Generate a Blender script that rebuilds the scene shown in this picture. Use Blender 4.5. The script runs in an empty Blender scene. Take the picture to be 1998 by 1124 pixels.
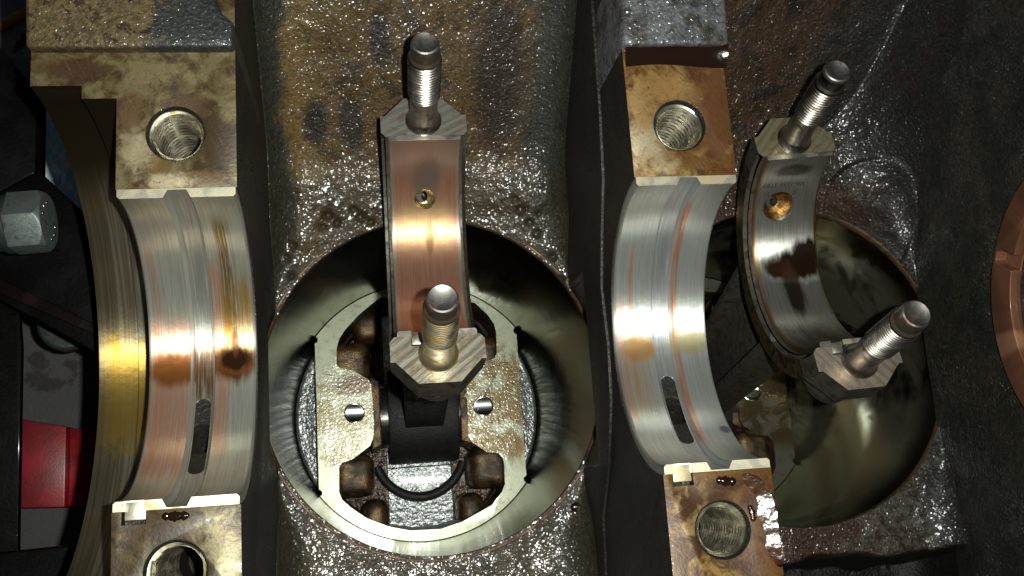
import bpy, bmesh, math, random
import numpy as np
from mathutils import Vector, Matrix, Euler

random.seed(4)
RNG = np.random.RandomState(7)
MM = 0.001
scene = bpy.context.scene
COL = scene.collection

# ------------------------------------------------------------------ camera
cam_d = bpy.data.cameras.new('camera')
cam_d.sensor_width = 36.0
cam_d.lens = 1918.17 * 36.0 / 1998.0
cam_d.clip_start = 0.005
cam_d.clip_end = 20
cam = bpy.data.objects.new('camera', cam_d)
COL.objects.link(cam)
CAM = Vector((52.2275, -33.8193, 208.4284))
CROT = Euler((0.2092101, -0.1330650, -0.0684862), 'XYZ')
cam.location = CAM * MM
cam.rotation_euler = CROT
scene.camera = cam

# ------------------------------------------------------------------ light
world = bpy.data.worlds.new('World')
scene.world = world
world.use_nodes = True
bg = world.node_tree.nodes['Background']
bg.inputs[0].default_value = (0.80, 0.90, 1.0, 1)
bg.inputs[1].default_value = 0.018

fl_d = bpy.data.lights.new('phone_flash', 'SPOT')
fl_d.energy = 4.9
fl_d.color = (0.97, 1.0, 0.905)
fl_d.shadow_soft_size = 0.0017
fl_d.spot_size = math.radians(112)
fl_d.spot_blend = 1.0
fl = bpy.data.objects.new('phone_flash', fl_d)
COL.objects.link(fl)
Rm = CROT.to_matrix()
fl.location = (CAM + Rm @ Vector((13, 4, 3))) * MM
aim = Vector((72, 4, -60))
fl.rotation_euler = (aim * MM - fl.location).to_track_quat('-Z', 'Y').to_euler()

scene.view_settings.view_transform = 'Standard'
scene.view_settings.look = 'None'
scene.view_settings.exposure = 0.0
scene.view_settings.gamma = 1.0

# ------------------------------------------------------------------ shader helpers
class M:
    def __init__(s, name, space='world'):
        s.m = bpy.data.materials.new(name)
        s.m.use_nodes = True
        s.nt = s.m.node_tree
        s.nt.nodes.clear()
        s.out = s.n('ShaderNodeOutputMaterial')
        if space == 'world':
            g = s.n('ShaderNodeNewGeometry'); o = g.outputs['Position']
        else:
            g = s.n('ShaderNodeTexCoord'); o = g.outputs['Object']
        v = s.n('ShaderNodeVectorMath'); v.operation = 'SCALE'
        s.nt.links.new(o, v.inputs[0]); v.inputs[3].default_value = 1000.0
        s.P = v.outputs[0]
        sp = s.n('ShaderNodeSeparateXYZ'); s.nt.links.new(s.P, sp.inputs[0])
        s.x, s.y, s.z = sp.outputs
    def n(s, t): return s.nt.nodes.new(t)
    def put(s, inp, v):
        if isinstance(v, bpy.types.NodeSocket): s.nt.links.new(v, inp)
        elif isinstance(v, (tuple, list)) and len(v) == 3 and inp.type == 'RGBA': inp.default_value = (*v, 1)
        else: inp.default_value = v
    def math(s, op, a, b=0.0, c=0.0, clamp=False):
        q = s.n('ShaderNodeMath'); q.operation = op; q.use_clamp = clamp
        s.put(q.inputs[0], a); s.put(q.inputs[1], b); s.put(q.inputs[2], c)
        return q.outputs[0]
    def vec(s, x, y, z):
        q = s.n('ShaderNodeCombineXYZ')
        for i, v in enumerate((x, y, z)): s.put(q.inputs[i], v)
        return q.outputs[0]
    def vscale(s, v, k):
        q = s.n('ShaderNodeVectorMath'); q.operation = 'MULTIPLY'
        s.put(q.inputs[0], v); s.put(q.inputs[1], k); return q.outputs[0]
    def rotz(s, v, deg, axis='Z_AXIS'):
        q = s.n('ShaderNodeVectorRotate'); q.rotation_type = axis
        s.put(q.inputs['Vector'], v); q.inputs['Angle'].default_value = math.radians(deg); return q.outputs[0]
    def noise(s, scale, detail=3, rough=.55, v=None, dist=0.0):
        q = s.n('ShaderNodeTexNoise')
        s.put(q.inputs['Vector'], v if v is not None else s.P)
        q.inputs['Scale'].default_value = scale; q.inputs['Detail'].default_value = detail
        q.inputs['Roughness'].default_value = rough; q.inputs['Distortion'].default_value = dist
        return q.outputs[0]
    def voro(s, scale, v=None, feat='F1', smooth=0.4):
        q = s.n('ShaderNodeTexVoronoi'); q.feature = feat
        s.put(q.inputs['Vector'], v if v is not None else s.P)
        q.inputs['Scale'].default_value = scale
        if feat == 'SMOOTH_F1': q.inputs['Smoothness'].default_value = smooth
        return q.outputs['Distance']
    def ss(s, v, a, b):          # smooth ramp 0..1 as v goes a..b
        q = s.n('ShaderNodeMapRange'); q.interpolation_type = 'SMOOTHSTEP'
        s.put(q.inputs[0], v)
        if a <= b:
            q.inputs[1].default_value = a; q.inputs[2].default_value = b
            q.inputs[3].default_value = 0; q.inputs[4].default_value = 1
        else:
            q.inputs[1].default_value = b; q.inputs[2].default_value = a
            q.inputs[3].default_value = 1; q.inputs[4].default_value = 0
        return q.outputs[0]
    def band(s, v, a, b, soft):  # 1 between a and b
        return s.math('MULTIPLY', s.ss(v, a - soft, a + soft), s.ss(v, b + soft, b - soft))
    def spot(s, u, v, cu, cv, ru, rv, wob=None, amp=.5, soft=.35):   # ragged elliptical stain
        a = s.math('DIVIDE', s.math('SUBTRACT', u, cu), ru)
        b = s.math('DIVIDE', s.math('SUBTRACT', v, cv), rv)
        d = s.math('SQRT', s.math('ADD', s.math('MULTIPLY', a, a), s.math('MULTIPLY', b, b)))
        if wob is not None:
            d = s.math('ADD', d, s.math('MULTIPLY', s.math('SUBTRACT', wob, .5), amp * 2))
        return s.ss(d, 1 + soft, 1 - soft)
    def mix(s, a, b, f):
        q = s.n('ShaderNodeMix'); q.data_type = 'RGBA'
        s.put(q.inputs[0], f); s.put(q.inputs[6], a); s.put(q.inputs[7], b)
        return q.outputs[2]
    def lerp(s, a, b, f):
        q = s.n('ShaderNodeMix'); q.data_type = 'FLOAT'
        s.put(q.inputs[0], f); s.put(q.inputs[2], a); s.put(q.inputs[3], b)
        return q.outputs[0]
    def bump(s, h, dist, strength=1.0, normal=None):
        q = s.n('ShaderNodeBump'); s.put(q.inputs['Strength'], strength)
        q.inputs['Distance'].default_value = dist * MM
        s.put(q.inputs['Height'], h)
        if normal is not None: s.put(q.inputs['Normal'], normal)
        return q.outputs[0]
    def bsdf(s, color, rough, metal=0.0, normal=None, coat=0.0, coat_rough=.05, spec=.5, coat_n=None,
             aniso=0.0, tangent=None, arot=0.0, trans=0.0, ior=1.5, tint=None):
        b = s.n('ShaderNodeBsdfPrincipled')
        s.put(b.inputs['Base Color'], color); s.put(b.inputs['Roughness'], rough)
        s.put(b.inputs['Metallic'], metal); s.put(b.inputs['Specular IOR Level'], spec)
        s.put(b.inputs['Coat Weight'], coat); s.put(b.inputs['Coat Roughness'], coat_rough)
        s.put(b.inputs['Anisotropic'], aniso); s.put(b.inputs['Anisotropic Rotation'], arot)
        s.put(b.inputs['Transmission Weight'], trans); s.put(b.inputs['IOR'], ior)
        if tint is not None: s.put(b.inputs['Specular Tint'], tint)
        if normal is not None: s.put(b.inputs['Normal'], normal)
        if coat_n is not None: s.put(b.inputs['Coat Normal'], coat_n)
        if tangent is not None: s.put(b.inputs['Tangent'], tangent)
        s.nt.links.new(b.outputs[0], s.out.inputs[0])
        return s.m
    def tangent(s, axis):
        q = s.n('ShaderNodeTangent'); q.direction_type = 'RADIAL'; q.axis = axis
        return q.outputs[0]

def mat_cast(name, stain, space='world', dark=.46):
    """oily as-cast iron; stain(m) returns (colour, wetness)"""
    m = M(name, space)
    col, wet = stain(m)
    col = m.mix(col, (0, 0, 0), dark)
    grain = m.noise(1.25, 2, .5)
    fine = m.noise(2.9, 2, .5)
    big = m.noise(.30, 3, .5)
    h = m.math('ADD', grain, m.math('MULTIPLY', fine, .25))
    nb = m.bump(h, .34, 1.0)
    col = m.mix(col, m.mix((0, 0, 0), col, .45), m.math('MULTIPLY', m.ss(m.noise(.85, 3, .6), .56, .40), .8))
    # beads of oil: small domes, each one glints
    d1 = m.voro(.82); dome = m.math('SQRT', m.math('MAXIMUM', m.math('SUBTRACT', .32, m.math('MULTIPLY', d1, d1)), 0.0))
    hc = m.math('ADD', m.math('MULTIPLY', dome, 1.1), m.math('MULTIPLY', m.noise(1.15, 1.5, .45), .65))
    nc = m.bump(hc, .33, 1.0)
    nc = m.bump(m.noise(.42, 1, .4), .6, 1.0, nc)
    wet = m.math('MULTIPLY', wet, m.lerp(.35, 1.15, m.ss(m.noise(.075, 3, .6), .38, .58)))
    nc = m.bump(big, 1.0, .5, nc)
    mm = m.bsdf(col, .55, 0, nb, coat=m.math('MULTIPLY', wet, .60), coat_rough=.17, spec=.3, coat_n=nc)
    for q in m.nt.nodes:
        if q.type == 'BSDF_PRINCIPLED': q.inputs['Coat IOR'].default_value = 1.9
    return mm

def stain_bay1(m):
    w = m.noise(.06, 4, .6); w2 = m.noise(.16, 4, .65, dist=.6)
    xw = m.math('ADD', m.x, m.math('MULTIPLY', m.math('SUBTRACT', w, .5), 16))
    c = m.mix((.034, .036, .028), (.150, .092, .022), m.ss(xw, 29, 33))      # grey edge -> ochre band
    c = m.mix(c, (.100, .054, .014), m.ss(xw, 36, 44))
    c = m.mix(c, (.045, .025, .009), m.math('MULTIPLY', m.ss(w2, .50, .64), m.ss(xw, 34, 42)))
    c = m.mix(c, (.120, .074, .022), m.math('MULTIPLY', m.ss(w2, .46, .34), m.ss(xw, 34, 42)))
    c = m.mix(c, (.026, .014, .006), m.spot(m.x, m.y, 92, 84, 7, 17, w2, .7))
    c = m.mix(c, (.022, .013, .007), m.spot(m.x, m.y, 38.5, 74, 3.5, 5, w2, .5))
    c = m.mix(c, (.024, .015, .009), m.spot(m.x, m.y, 49, 74, 3.5, 6, w2, .5))
    c = m.mix(c, (.022, .014, .008), m.spot(m.x, m.y, 58, 92, 3, 5.5, w2, .5))
    c = m.mix(c, (.030, .031, .024), m.ss(xw, 97, 106))
    low = m.ss(m.y, 62, 56)
    c = m.mix(c, (.036, .025, .010), m.math('MULTIPLY', low, .7))
    c = m.mix(c, (.014, .010, .008), m.ss(xw, 112, 117))
    wet = m.math('ADD', .5, m.math('MULTIPLY', low, .5))
    return c, wet
def stain_bay2(m):
    w = m.noise(.05, 4, .6); w2 = m.noise(.14, 4, .6, dist=.6)
    xw = m.math('ADD', m.x, m.math('MULTIPLY', m.math('SUBTRACT', w, .5), 30))
    c = m.mix((.062, .029, .011), (.024, .018, .012), m.ss(xw, 180, 204))
    c = m.mix(c, (.017, .016, .014), m.ss(xw, 202, 220))
    c = m.mix(c, (.020, .012, .008), m.ss(w2, .50, .62))
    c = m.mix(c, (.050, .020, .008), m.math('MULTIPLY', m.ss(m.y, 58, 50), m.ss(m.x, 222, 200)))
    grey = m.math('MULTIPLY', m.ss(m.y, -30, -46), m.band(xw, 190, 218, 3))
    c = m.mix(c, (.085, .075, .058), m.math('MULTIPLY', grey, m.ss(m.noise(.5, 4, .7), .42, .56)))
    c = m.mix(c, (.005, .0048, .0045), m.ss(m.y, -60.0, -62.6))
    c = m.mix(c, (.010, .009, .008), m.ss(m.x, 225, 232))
    return c, m.math('MULTIPLY', .7, m.ss(m.y, -62.2, -60.0))
def stain_web(m):
    w = m.noise(.12, 4, .6)
    c = m.mix((.011, .010, .009), (.022, .018, .013), m.ss(w, .4, .65))
    return c, .05
def stain_reg1(m):
    w = m.noise(.10, 4, .62, dist=.8); w2 = m.noise(.3, 4, .6, dist=.5)
    c = m.mix((.15, .105, .045), (.235, .175, .075), m.ss(w2, .4, .6))
    c = m.mix(c, (.07, .033, .014), m.ss(w2, .52, .62))
    f = m.math('ADD', m.math('MULTIPLY', m.x, .04), w)
    c = m.mix(c, (.045, .047, .050), m.ss(f, .78, .88))
    c = m.mix(c, (.018, .014, .010), m.ss(m.y, 65.0, 64.2))
    return c, .4
def stain_reg2(m):
    w = m.noise(.3, 4, .62, dist=.8)
    c = m.mix((.10, .105, .12), (.17, .175, .19), m.ss(w, .4, .6))
    c = m.mix(c, (.05, .042, .036), m.ss(m.noise(.18, 3, .5), .5, .68))
    c = m.mix(c, (.040, .020, .010), m.math('MULTIPLY', m.ss(m.y, 65.2, 64.2), .8))
    return c, .6

def mat_face(name, pal, stains=(), rot=62, gloss=.30, wob_scale=.16):
    """machined parting face with varnish stains. pal: light metal, gold, brown"""
    m = M(name)
    lite, gold, brown = pal
    w = m.noise(wob_scale, 5, .62, dist=1.1)
    w2 = m.noise(.42, 4, .6, dist=.8)
    rv = m.rotz(m.P, rot)
    br = m.noise(1.0, 3, .6, v=m.vscale(rv, (.16, 2.6, 1)))
    c = m.mix(lite, gold, m.ss(w, .36, .54))
    wb = m.math('ADD', m.math('MULTIPLY', w, .7), m.math('MULTIPLY', w2, .3))
    sm = m.ss(wb, .49, .60)
    c = m.mix(c, brown, sm)
    for (cx, cy, rx, ry, col) in stains:
        if max(col) < .2:
            f = m.math('MULTIPLY', m.spot(m.x, m.y, cx, cy, rx * 1.15, ry * 1.15, w2, 1.1, .40), .92)
            c = m.mix(c, tuple(v * .5 for v in col), f); sm = m.math('MAXIMUM', sm, f)
        else:
            f = m.math('MULTIPLY', m.spot(m.x, m.y, cx, cy, rx, ry, w2, 1.2, .6), m.ss(br, -.1, .50))
            c = m.mix(c, tuple(v * .5 for v in col), f); sm = m.math('MULTIPLY', sm, m.math('SUBTRACT', 1.0, f))
    # varnish gathers round the bolt holes and along the edges in darker rings
    c = m.mix(c, brown, m.math('MULTIPLY', m.ss(m.noise(.9, 4, .7, dist=1.5), .54, .66), .5))
    c = m.mix(c, (.35, .32, .24), m.math('MULTIPLY', m.ss(br, .56, .78), .12))
    nb = m.bump(br, .016, 1.0)
    nb = m.bump(m.noise(1.3, 3, .6), .08, .8, nb)
    nc = m.bump(m.noise(.35, 2, .5), .25, 1.0)
    met = m.math('MULTIPLY', .30, m.math('SUBTRACT', 1.0, sm))
    c = m.mix(c, brown, m.math('MULTIPLY', m.ss(m.y, -30, -38), m.ss(w, .60, .42)))
    return m.bsdf(c, m.lerp(.50, .40, w2), met, nb, coat=gloss, coat_rough=.10, coat_n=nc, spec=.35)

def mat_steel(name, col=(.42, .41, .38), rough=.3, metal=1.0, space='object', grime=(.10, .06, .03), gr=(.55, .75), bump=.02, sc=.5):
    m = M(name, space)
    w = m.noise(sc, 4, .6, dist=.5)
    c = m.mix(col, grime, m.ss(w, gr[0], gr[1]))
    r = m.lerp(rough, min(1, rough + .22), m.ss(w, gr[0] - .1, gr[1]))
    nb = m.bump(m.noise(2.2, 3, .6), bump, 1.0)
    return m.bsdf(c, r, metal, nb)

def mat_shell(name, space, x0, cfg):
    """half shell: overlay silver, copper wear and oil; angle measured round X, u along X"""
    m = M(name, space)
    u = m.math('SUBTRACT', m.x, x0)
    zz = m.math('MULTIPLY', m.z, -1.0)
    th = m.math('MULTIPLY', m.math('ARCTAN2', m.y, zz), 57.2958)
    w = m.noise(1.0, 4, .6, v=m.vec(m.math('MULTIPLY', u, .35), m.math('MULTIPLY', th, .045), 3.1))
    st = m.noise(1.0, 4, .65, v=m.vec(m.math('MULTIPLY', u, 3.6), m.math('MULTIPLY', th, .045), .7))
    st2 = m.noise(1.0, 3, .6, v=m.vec(m.math('MULTIPLY', u, 1.1), m.math('MULTIPLY', th, .03), 5.7))
    c = m.mix(cfg.get('silver', (.50, .50, .48)), cfg.get('dull', (.34, .32, .28)), m.math('MULTIPLY', m.ss(st, .42, .62), .7))
    blk = m.math('MULTIPLY', st, 0.0)
    for kind in cfg['marks']:
        k = kind[0]
        if k == 'band':      # u range, theta range, colour, amount, soft u
            _, u0, u1, t0, t1, col, amt, su = kind
            uu = m.math('ADD', u, m.math('MULTIPLY', m.math('SUBTRACT', st2, .5), su * 2))
            tt = m.math('ADD', th, m.math('MULTIPLY', m.math('SUBTRACT', st, .5), 26))
            f = m.math('MULTIPLY', m.band(uu, u0, u1, su), m.band(tt, t0, t1, 7))
            c = m.mix(c, col, m.math('MULTIPLY', f, m.math('MULTIPLY', amt, m.ss(st, .30, .52))))
        elif k == 'spot':
            _, cu, ct, ru, rt, col, amt = kind[:7]
            f = m.spot(u, th, cu, ct, ru, rt, w, .55, .35)
            c = m.mix(c, col, m.math('MULTIPLY', f, amt))
            if max(col) < .02: blk = m.math('MAXIMUM', blk, f)
    clean = m.math('SUBTRACT', 1.0, m.math('MULTIPLY', blk, .97))
    ns = m.bump(st, cfg.get('scr', .028), 1.0)
    fine = m.noise(1.0, 2, .6, v=m.vec(m.math('MULTIPLY', u, 9.0), m.math('MULTIPLY', th, .09), .7))
    ns = m.bump(fine, cfg.get('scr2', .012), 1.0, ns)
    ns = m.bump(m.noise(.30, 3, .5), .06, .6, ns)
    r = m.lerp(cfg.get('rough', .26) + .08, cfg.get('rough', .26) + .20, w)
    return m.bsdf(c, r, m.math('MULTIPLY', clean, cfg.get('metal', .88)), ns, spec=m.math('MULTIPLY', clean, .5), coat=cfg.get('coat', .04), coat_rough=.12,
                  aniso=cfg.get('aniso', .92), tangent=m.tangent('X'), arot=cfg.get('arot', 0.25))

# ------------------------------------------------------------------ mesh helpers (all in mm)
def bm_new(): return bmesh.new()
def bm_prism(poly, axis, a, b):
    """closed prism; poly in the plane of the two other axes, extruded along axis a..b"""
    bm = bmesh.new()
    def P(p, t):
        if axis == 'x': return (t, p[0], p[1])
        if axis == 'y': return (p[0], t, p[1])
        return (p[0], p[1], t)
    lo = [bm.verts.new(P(p, a)) for p in poly]; hi = [bm.verts.new(P(p, b)) for p in poly]
    n = len(poly)
    bm.faces.new(lo); bm.faces.new(hi[::-1])
    for i in range(n): bm.faces.new((lo[i], hi[i], hi[(i + 1) % n], lo[(i + 1) % n])[::-1])
    bmesh.ops.recalc_face_normals(bm, faces=bm.faces[:])
    return bm
def bm_lathe(prof, origin=(0, 0, 0), axis='z', seg=64, cap=True):
    """prof: list of (r, t) along the axis"""
    bm = bmesh.new(); rings = []
    for r, t in prof:
        ring = []
        for i in range(seg):
            a = 2 * math.pi * i / seg; c, s = r * math.cos(a), r * math.sin(a)
            p = {'z': (c, s, t), 'x': (t, c, s), 'y': (c, t, s)}[axis]
            ring.append(bm.verts.new((p[0] + origin[0], p[1] + origin[1], p[2] + origin[2])))
        rings.append(ring)
    for a, b in zip(rings[:-1], rings[1:]):
        for i in range(seg): bm.faces.new((a[i], a[(i + 1) % seg], b[(i + 1) % seg], b[i]))
    if cap:
        bm.faces.new(rings[0][::-1]); bm.faces.new(rings[-1])
    bmesh.ops.recalc_face_normals(bm, faces=bm.faces[:])
    return bm
def bm_grid(fn, nu, nv, closed_u=False):
    bm = bmesh.new(); V = [[bm.verts.new(fn(i / (nu if closed_u else nu - 1), j / (nv - 1))) for j in range(nv)] for i in range(nu)]
    for i in range(nu if closed_u else nu - 1):
        for j in range(nv - 1):
            bm.faces.new((V[i][j], V[(i + 1) % nu][j], V[(i + 1) % nu][j + 1], V[i][j + 1]))
    return bm
def bm_merge(*bms):
    out = bms[0]
    for b in bms[1:]:
        me = bpy.data.meshes.new('t'); b.to_mesh(me); out.from_mesh(me); bpy.data.meshes.remove(me); b.free()
    return out
def bm_xf(bm, mat):
    bmesh.ops.transform(bm, matrix=mat, verts=bm.verts[:]); return bm
def bm_ball(c, r, seg=24):
    bm = bmesh.new(); bmesh.ops.create_uvsphere(bm, u_segments=seg, v_segments=seg // 2, radius=1)
    bmesh.ops.scale(bm, vec=Vector(r), verts=bm.verts[:]); bmesh.ops.translate(bm, vec=Vector(c), verts=bm.verts[:])
    return bm
def to_mesh(bm, name='mesh'):
    me = bpy.data.meshes.new(name); bm.to_mesh(me); bm.free(); return me
def carve(bm, cuts=(), unions=(), bevel=0.0, bseg=2, bang=35):
    """boolean + bevel baked into a plain mesh (mm)"""
    tmp = []
    def add(b):
        o = bpy.data.objects.new('tmp', to_mesh(b)); COL.objects.link(o); tmp.append(o); return o
    base = add(bm)
    for b, op in [(u, 'UNION') for u in unions] + [(c, 'DIFFERENCE') for c in cuts]:
        o = add(b); md = base.modifiers.new('b', 'BOOLEAN'); md.operation = op; md.solver = 'EXACT'; md.object = o
    if bevel:
        md = base.modifiers.new('v', 'BEVEL'); md.width = bevel; md.segments = bseg
        md.limit_method = 'ANGLE'; md.angle_limit = math.radians(bang); md.harden_normals = False
    dg = bpy.context.evaluated_depsgraph_get()
    me = bpy.data.meshes.new_from_object(base.evaluated_get(dg))
    for o in tmp:
        d = o.data; bpy.data.objects.remove(o); bpy.data.meshes.remove(d)
    return me

def thing(name, label, cat, loc=(0, 0, 0), rot=(0, 0, 0), group=None):
    o = bpy.data.objects.new(name, None); COL.objects.link(o)
    o.empty_display_size = .01
    o.location = Vector(loc) * MM; o.rotation_euler = rot
    o['label'] = label; o['category'] = cat
    if group: o['group'] = group
    return o
def tag(o, label, cat, group=None):
    o['label'] = label; o['category'] = cat
    if group: o['group'] = group
    return o
def part(name, me, mats, parent=None, loc=(0, 0, 0), local=False, angle=32, assign=None, smooth=True):
    """link one mesh object. Mesh coordinates are world mm unless local; loc = base point of the thing"""
    if isinstance(me, bmesh.types.BMesh): me = to_mesh(me, name)
    me.name = name
    if not isinstance(mats, (list, tuple)): mats = [mats]
    me.materials.clear()
    for m_ in mats: me.materials.append(m_)
    off = Vector((0, 0, 0)) if local else Vector(loc)
    if assign:
        for p in me.polygons: p.material_index = assign(p.center, p.normal)
    else:
        for p in me.polygons: p.material_index = 0
    me.transform(Matrix.Translation(-off)); me.transform(Matrix.Scale(MM, 4)); me.update()
    if smooth:
        me.polygons.foreach_set('use_smooth', [True] * len(me.polygons))
        me.set_sharp_from_angle(angle=math.radians(angle))
    o = bpy.data.objects.new(name, me); COL.objects.link(o)
    if parent is not None:
        o.parent = parent
    else:
        o.location = off * MM
    return o

# value noise in numpy
_VT = {}
def vnoise(x, y, seed=0):
    if seed not in _VT: _VT[seed] = np.random.RandomState(seed).rand(256, 256)
    T = _VT[seed]
    xi = np.floor(x).astype(int); yi = np.floor(y).astype(int)
    fx = x - xi; fy = y - yi; fx = fx * fx * (3 - 2 * fx); fy = fy * fy * (3 - 2 * fy)
    g = lambda a, b: T[a % 256, b % 256]
    return (g(xi, yi) * (1 - fx) + g(xi + 1, yi) * fx) * (1 - fy) + (g(xi, yi + 1) * (1 - fx) + g(xi + 1, yi + 1) * fx) * fy - .5
def sstep(v, a, b):
    t = np.clip((v - a) / (b - a), 0, 1); return t * t * (3 - 2 * t)

# ------------------------------------------------------------------ dimensions (mm), from the photograph
R_SH = 31.3            # inner radius of main shells
R_SAD = 33.4
WEBS = [(0.0, 24.95), (113.04, 137.34), (226.0, 251.0)]
BORES = [(70.0, -2.1), (181.03, -2.1)]
RB = 49.54
ZD = -79.4

# ------------------------------------------------------------------ materials
GOLD1 = ((.115, .095, .048), (.070, .048, .016), (.024, .013, .005))
GOLD2 = ((.17, .110, .038), (.100, .044, .008), (.036, .0125, .003))
m_cast1 = mat_cast('cast_bay_one', stain_bay1, dark=.40)
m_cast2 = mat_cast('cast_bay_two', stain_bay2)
m_web = mat_cast('cast_web', stain_web)
m_reg1 = mat_cast('cast_register_ochre', stain_reg1, dark=.55)
m_reg2 = mat_cast('cast_register_grey', stain_reg2)
m_face1 = mat_face('parting_face_one', GOLD1, [
    (21.0, 42.5, 3.4, 7.0, (.05, .028, .012)), (16, 35.5, 6, 1.5, (.14, .08, .02)), (3.0, 50.0, 2.4, 5.0, (.13, .075, .03)), (8.5, 38.5, 2.2, 3.0, (.16, .09, .02)), (14.5, 52.5, 5, 1.6, (.09, .045, .02)),
    (-8, 60.5, 6, 2.2, (.07, .032, .014)), (6, 60.3, 5, 3.5, (.27, .21, .10)), (4.5, 42, 3.4, 4.0, (.44, .36, .22)),
    (11, 35.0, 4, 1.6, (.60, .50, .33)), (4.5, -37.5, 1.6, 2.0, (.10, .05, .02)), (12, -38.6, 4.4, 1.4, (.10, .055, .025)),
    (21, -42, 4, 7, (.40, .33, .19))])
m_face2 = mat_face('parting_face_two', GOLD2, [
    (134.6, 50, 4.6, 14, (.12, .045, .014)), (125.5, 53.5, 5, 2.0, (.17, .085, .02)), (118.5, 46.5, 2.0, 8, (.18, .09, .02)), (126, 36.5, 8, 1.6, (.15, .07, .015)), (119, -39.5, 3.0, 2.2, (.16, .09, .02)), (131.5, -53.5, 6, 5, (.17, .08, .018)), (126.5, -38.5, 6, 2.0, (.18, .085, .016)), (117.0, 42, 3.6, 4.6, (.56, .46, .30)), (122, 55, 6, 3, (.36, .20, .06)),
    (116.5, 51, 2.6, 6, (.42, .26, .10)), (119.5, 36.5, 4, 2, (.46, .34, .18)),
    (127, -36.5, 3.5, 1.1, (.022, .014, .010)), (134, -44, 4.5, 9, (.15, .060, .014)), (118.5, -42, 3.5, 6, (.36, .24, .10)),
    (121, -54, 6, 5, (.36, .22, .06))])

COPPER = (.62, .27, .16)
OIL = (.055, .018, .004)
AMBER = (.48, .24, .03)
m_shell1 = mat_shell('bearing_overlay_worn', 'world', 0.0, dict(rough=.29, metal=.80, silver=(.50, .51, .45), dull=(.37, .36, .30), marks=[
    ('band', 0.8, 10.2, -58, 20, COPPER, .72, 1.2),
    ('band', 1.5, 3.6, -50, 55, COPPER, .35, .8),
    ('band', 14.8, 18.6, -45, 45, COPPER, .65, .9),
    ('band', 17.8, 21.0, 2, 70, (.20, .12, .025), .95, .9), ('band', 21.4, 24.0, 3, 40, (.34, .22, .05), .8, .7),
    ('band', 16.0, 24.6, -4, 34, AMBER, .45, 1.2),
    ('spot', 6.0, -2.5, 6.2, 7.0, (.27, .09, .014), .95),
    ('spot', 19.6, -0.5, 5.4, 8.0, (.15, .050, .006), .98),
    ('spot', 20.0, 1.0, 3.8, 5.4, (.014, .005, .002), 1.0),
    ('spot', 20.0, 8.5, .9, 6.0, (.07, .024, .006), .9),
    ('band', 10.3, 14.7, -92, 92, (.27, .27, .25), .7, .12),
    ('band', 9.7, 10.4, -92, 92, (.62, .62, .58), .7, .1), ('band', 14.6, 15.2, -92, 92, (.64, .62, .55), .7, .1),
    ('band', 10.2, 14.7, -14, 9, (.14, .06, .012), .9, .4)]))
m_shell2 = mat_shell('bearing_overlay_bright', 'world', 113.04, dict(rough=.29, metal=.85, silver=(.58, .60, .58), dull=(.46, .47, .44), marks=[
    ('band', 10.4, 15.0, -92, 92, (.36, .37, .40), .7, .12),
    ('band', 3.8, 4.7, -28, 46, (.72, .34, .16), .75, .35),
    ('band', 0.5, 2.6, -38, 20, COPPER, .55, .5),
    ('band', 15.2, 16.6, -58, 72, COPPER, .85, .35),
    ('spot', 6.0, -3.5, 4.2, 5.5, (.62, .30, .06), .85),
    ('spot', 19.5, -1.5, 4.6, 5.5, (.56, .46, .22), .75),
    ('band', 1.5, 8.0, -35, 5, (.62, .40, .20), .45, 1.0),
    ('spot', 22.3, -49.0, 1.3, 2.6, (.10, .12, .16), .8)]))
m_shell3 = mat_shell('bearing_overlay_pale', 'world', 226.0, dict(rough=.35, metal=.6, silver=(.72, .70, .66), marks=[]))
m_rsh1 = mat_shell('rod_bearing_copper', 'object', 0.0, dict(rough=.38, metal=.85, silver=(.66, .34, .235), dull=(.52, .25, .165), scr=.025, marks=[
    ('band', -11, 11, 66, 92, (.46, .42, .37), .85, 1.0),
    ('spot', 0.8, 60, 3.6, 17, (.34, .27, .22), .85),
    ('band', -11, -8.6, -90, 90, (.52, .46, .36), .9, .3),
    ('band', 8.8, 11, -90, 90, (.50, .46, .38), .9, .3),
    ('band', -7.5, 7, 18, 46, (.74, .54, .24), .7, 1.6),
    ('spot', 1.0, 24, 1.2, 9, (.20, .10, .03), .65),
    ('spot', 0.5, -10, 3.0, 3.0, (.16, .05, .03), .55)]))
m_rsh2 = mat_shell('rod_bearing_grey', 'object', 0.0, dict(rough=.29, metal=.88, silver=(.42, .42, .39), dull=(.28, .27, .23), scr=.025, marks=[
    ('band', -12, -8.4, -90, 90, (.40, .22, .10), .85, .5),
    ('band', 9.0, 12, -90, 90, (.34, .26, .13), .8, .35),
    ('spot', 0, 78, 5, 5, (.06, .045, .04), .8),
    ('spot', 4.2, 13.5, 9.6, 10.5, (.010, .005, .003), 1.0),
    ('spot', 7.6, 20.0, 5.0, 9.0, (.010, .005, .003), 1.0),
    ('spot', -2.0, 11.5, 4.2, 6.5, (.018, .007, .003), 1.0),
    ('spot', 0.5, -5, 2.8, 18, (.03, .014, .008), .9), ('spot', 0, -72, 14, 34, (.12, .105, .08), .9)]))
m_thr = mat_steel('thread_steel', (.46, .43, .34), .30, grime=(.20, .14, .06), gr=(.52, .72), space='world', sc=.3)
m_bolt = mat_steel('bolt_steel', (.50, .47, .42), .27, grime=(.15, .10, .06), gr=(.56, .8), sc=.25)
m_bolt_d = mat_steel('bolt_steel_dark', (.22, .20, .18), .30, grime=(.10, .07, .05), gr=(.5, .7), sc=.3)
m_bolt_g = mat_steel('bolt_steel_golden', (.44, .39, .28), .30, grime=(.34, .22, .08), gr=(.44, .62), sc=.22)
m_tip = mat_steel('bolt_tip_steel', (.22, .21, .20), .46, grime=(.13, .07, .05), gr=(.5, .7), sc=.35)
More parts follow.
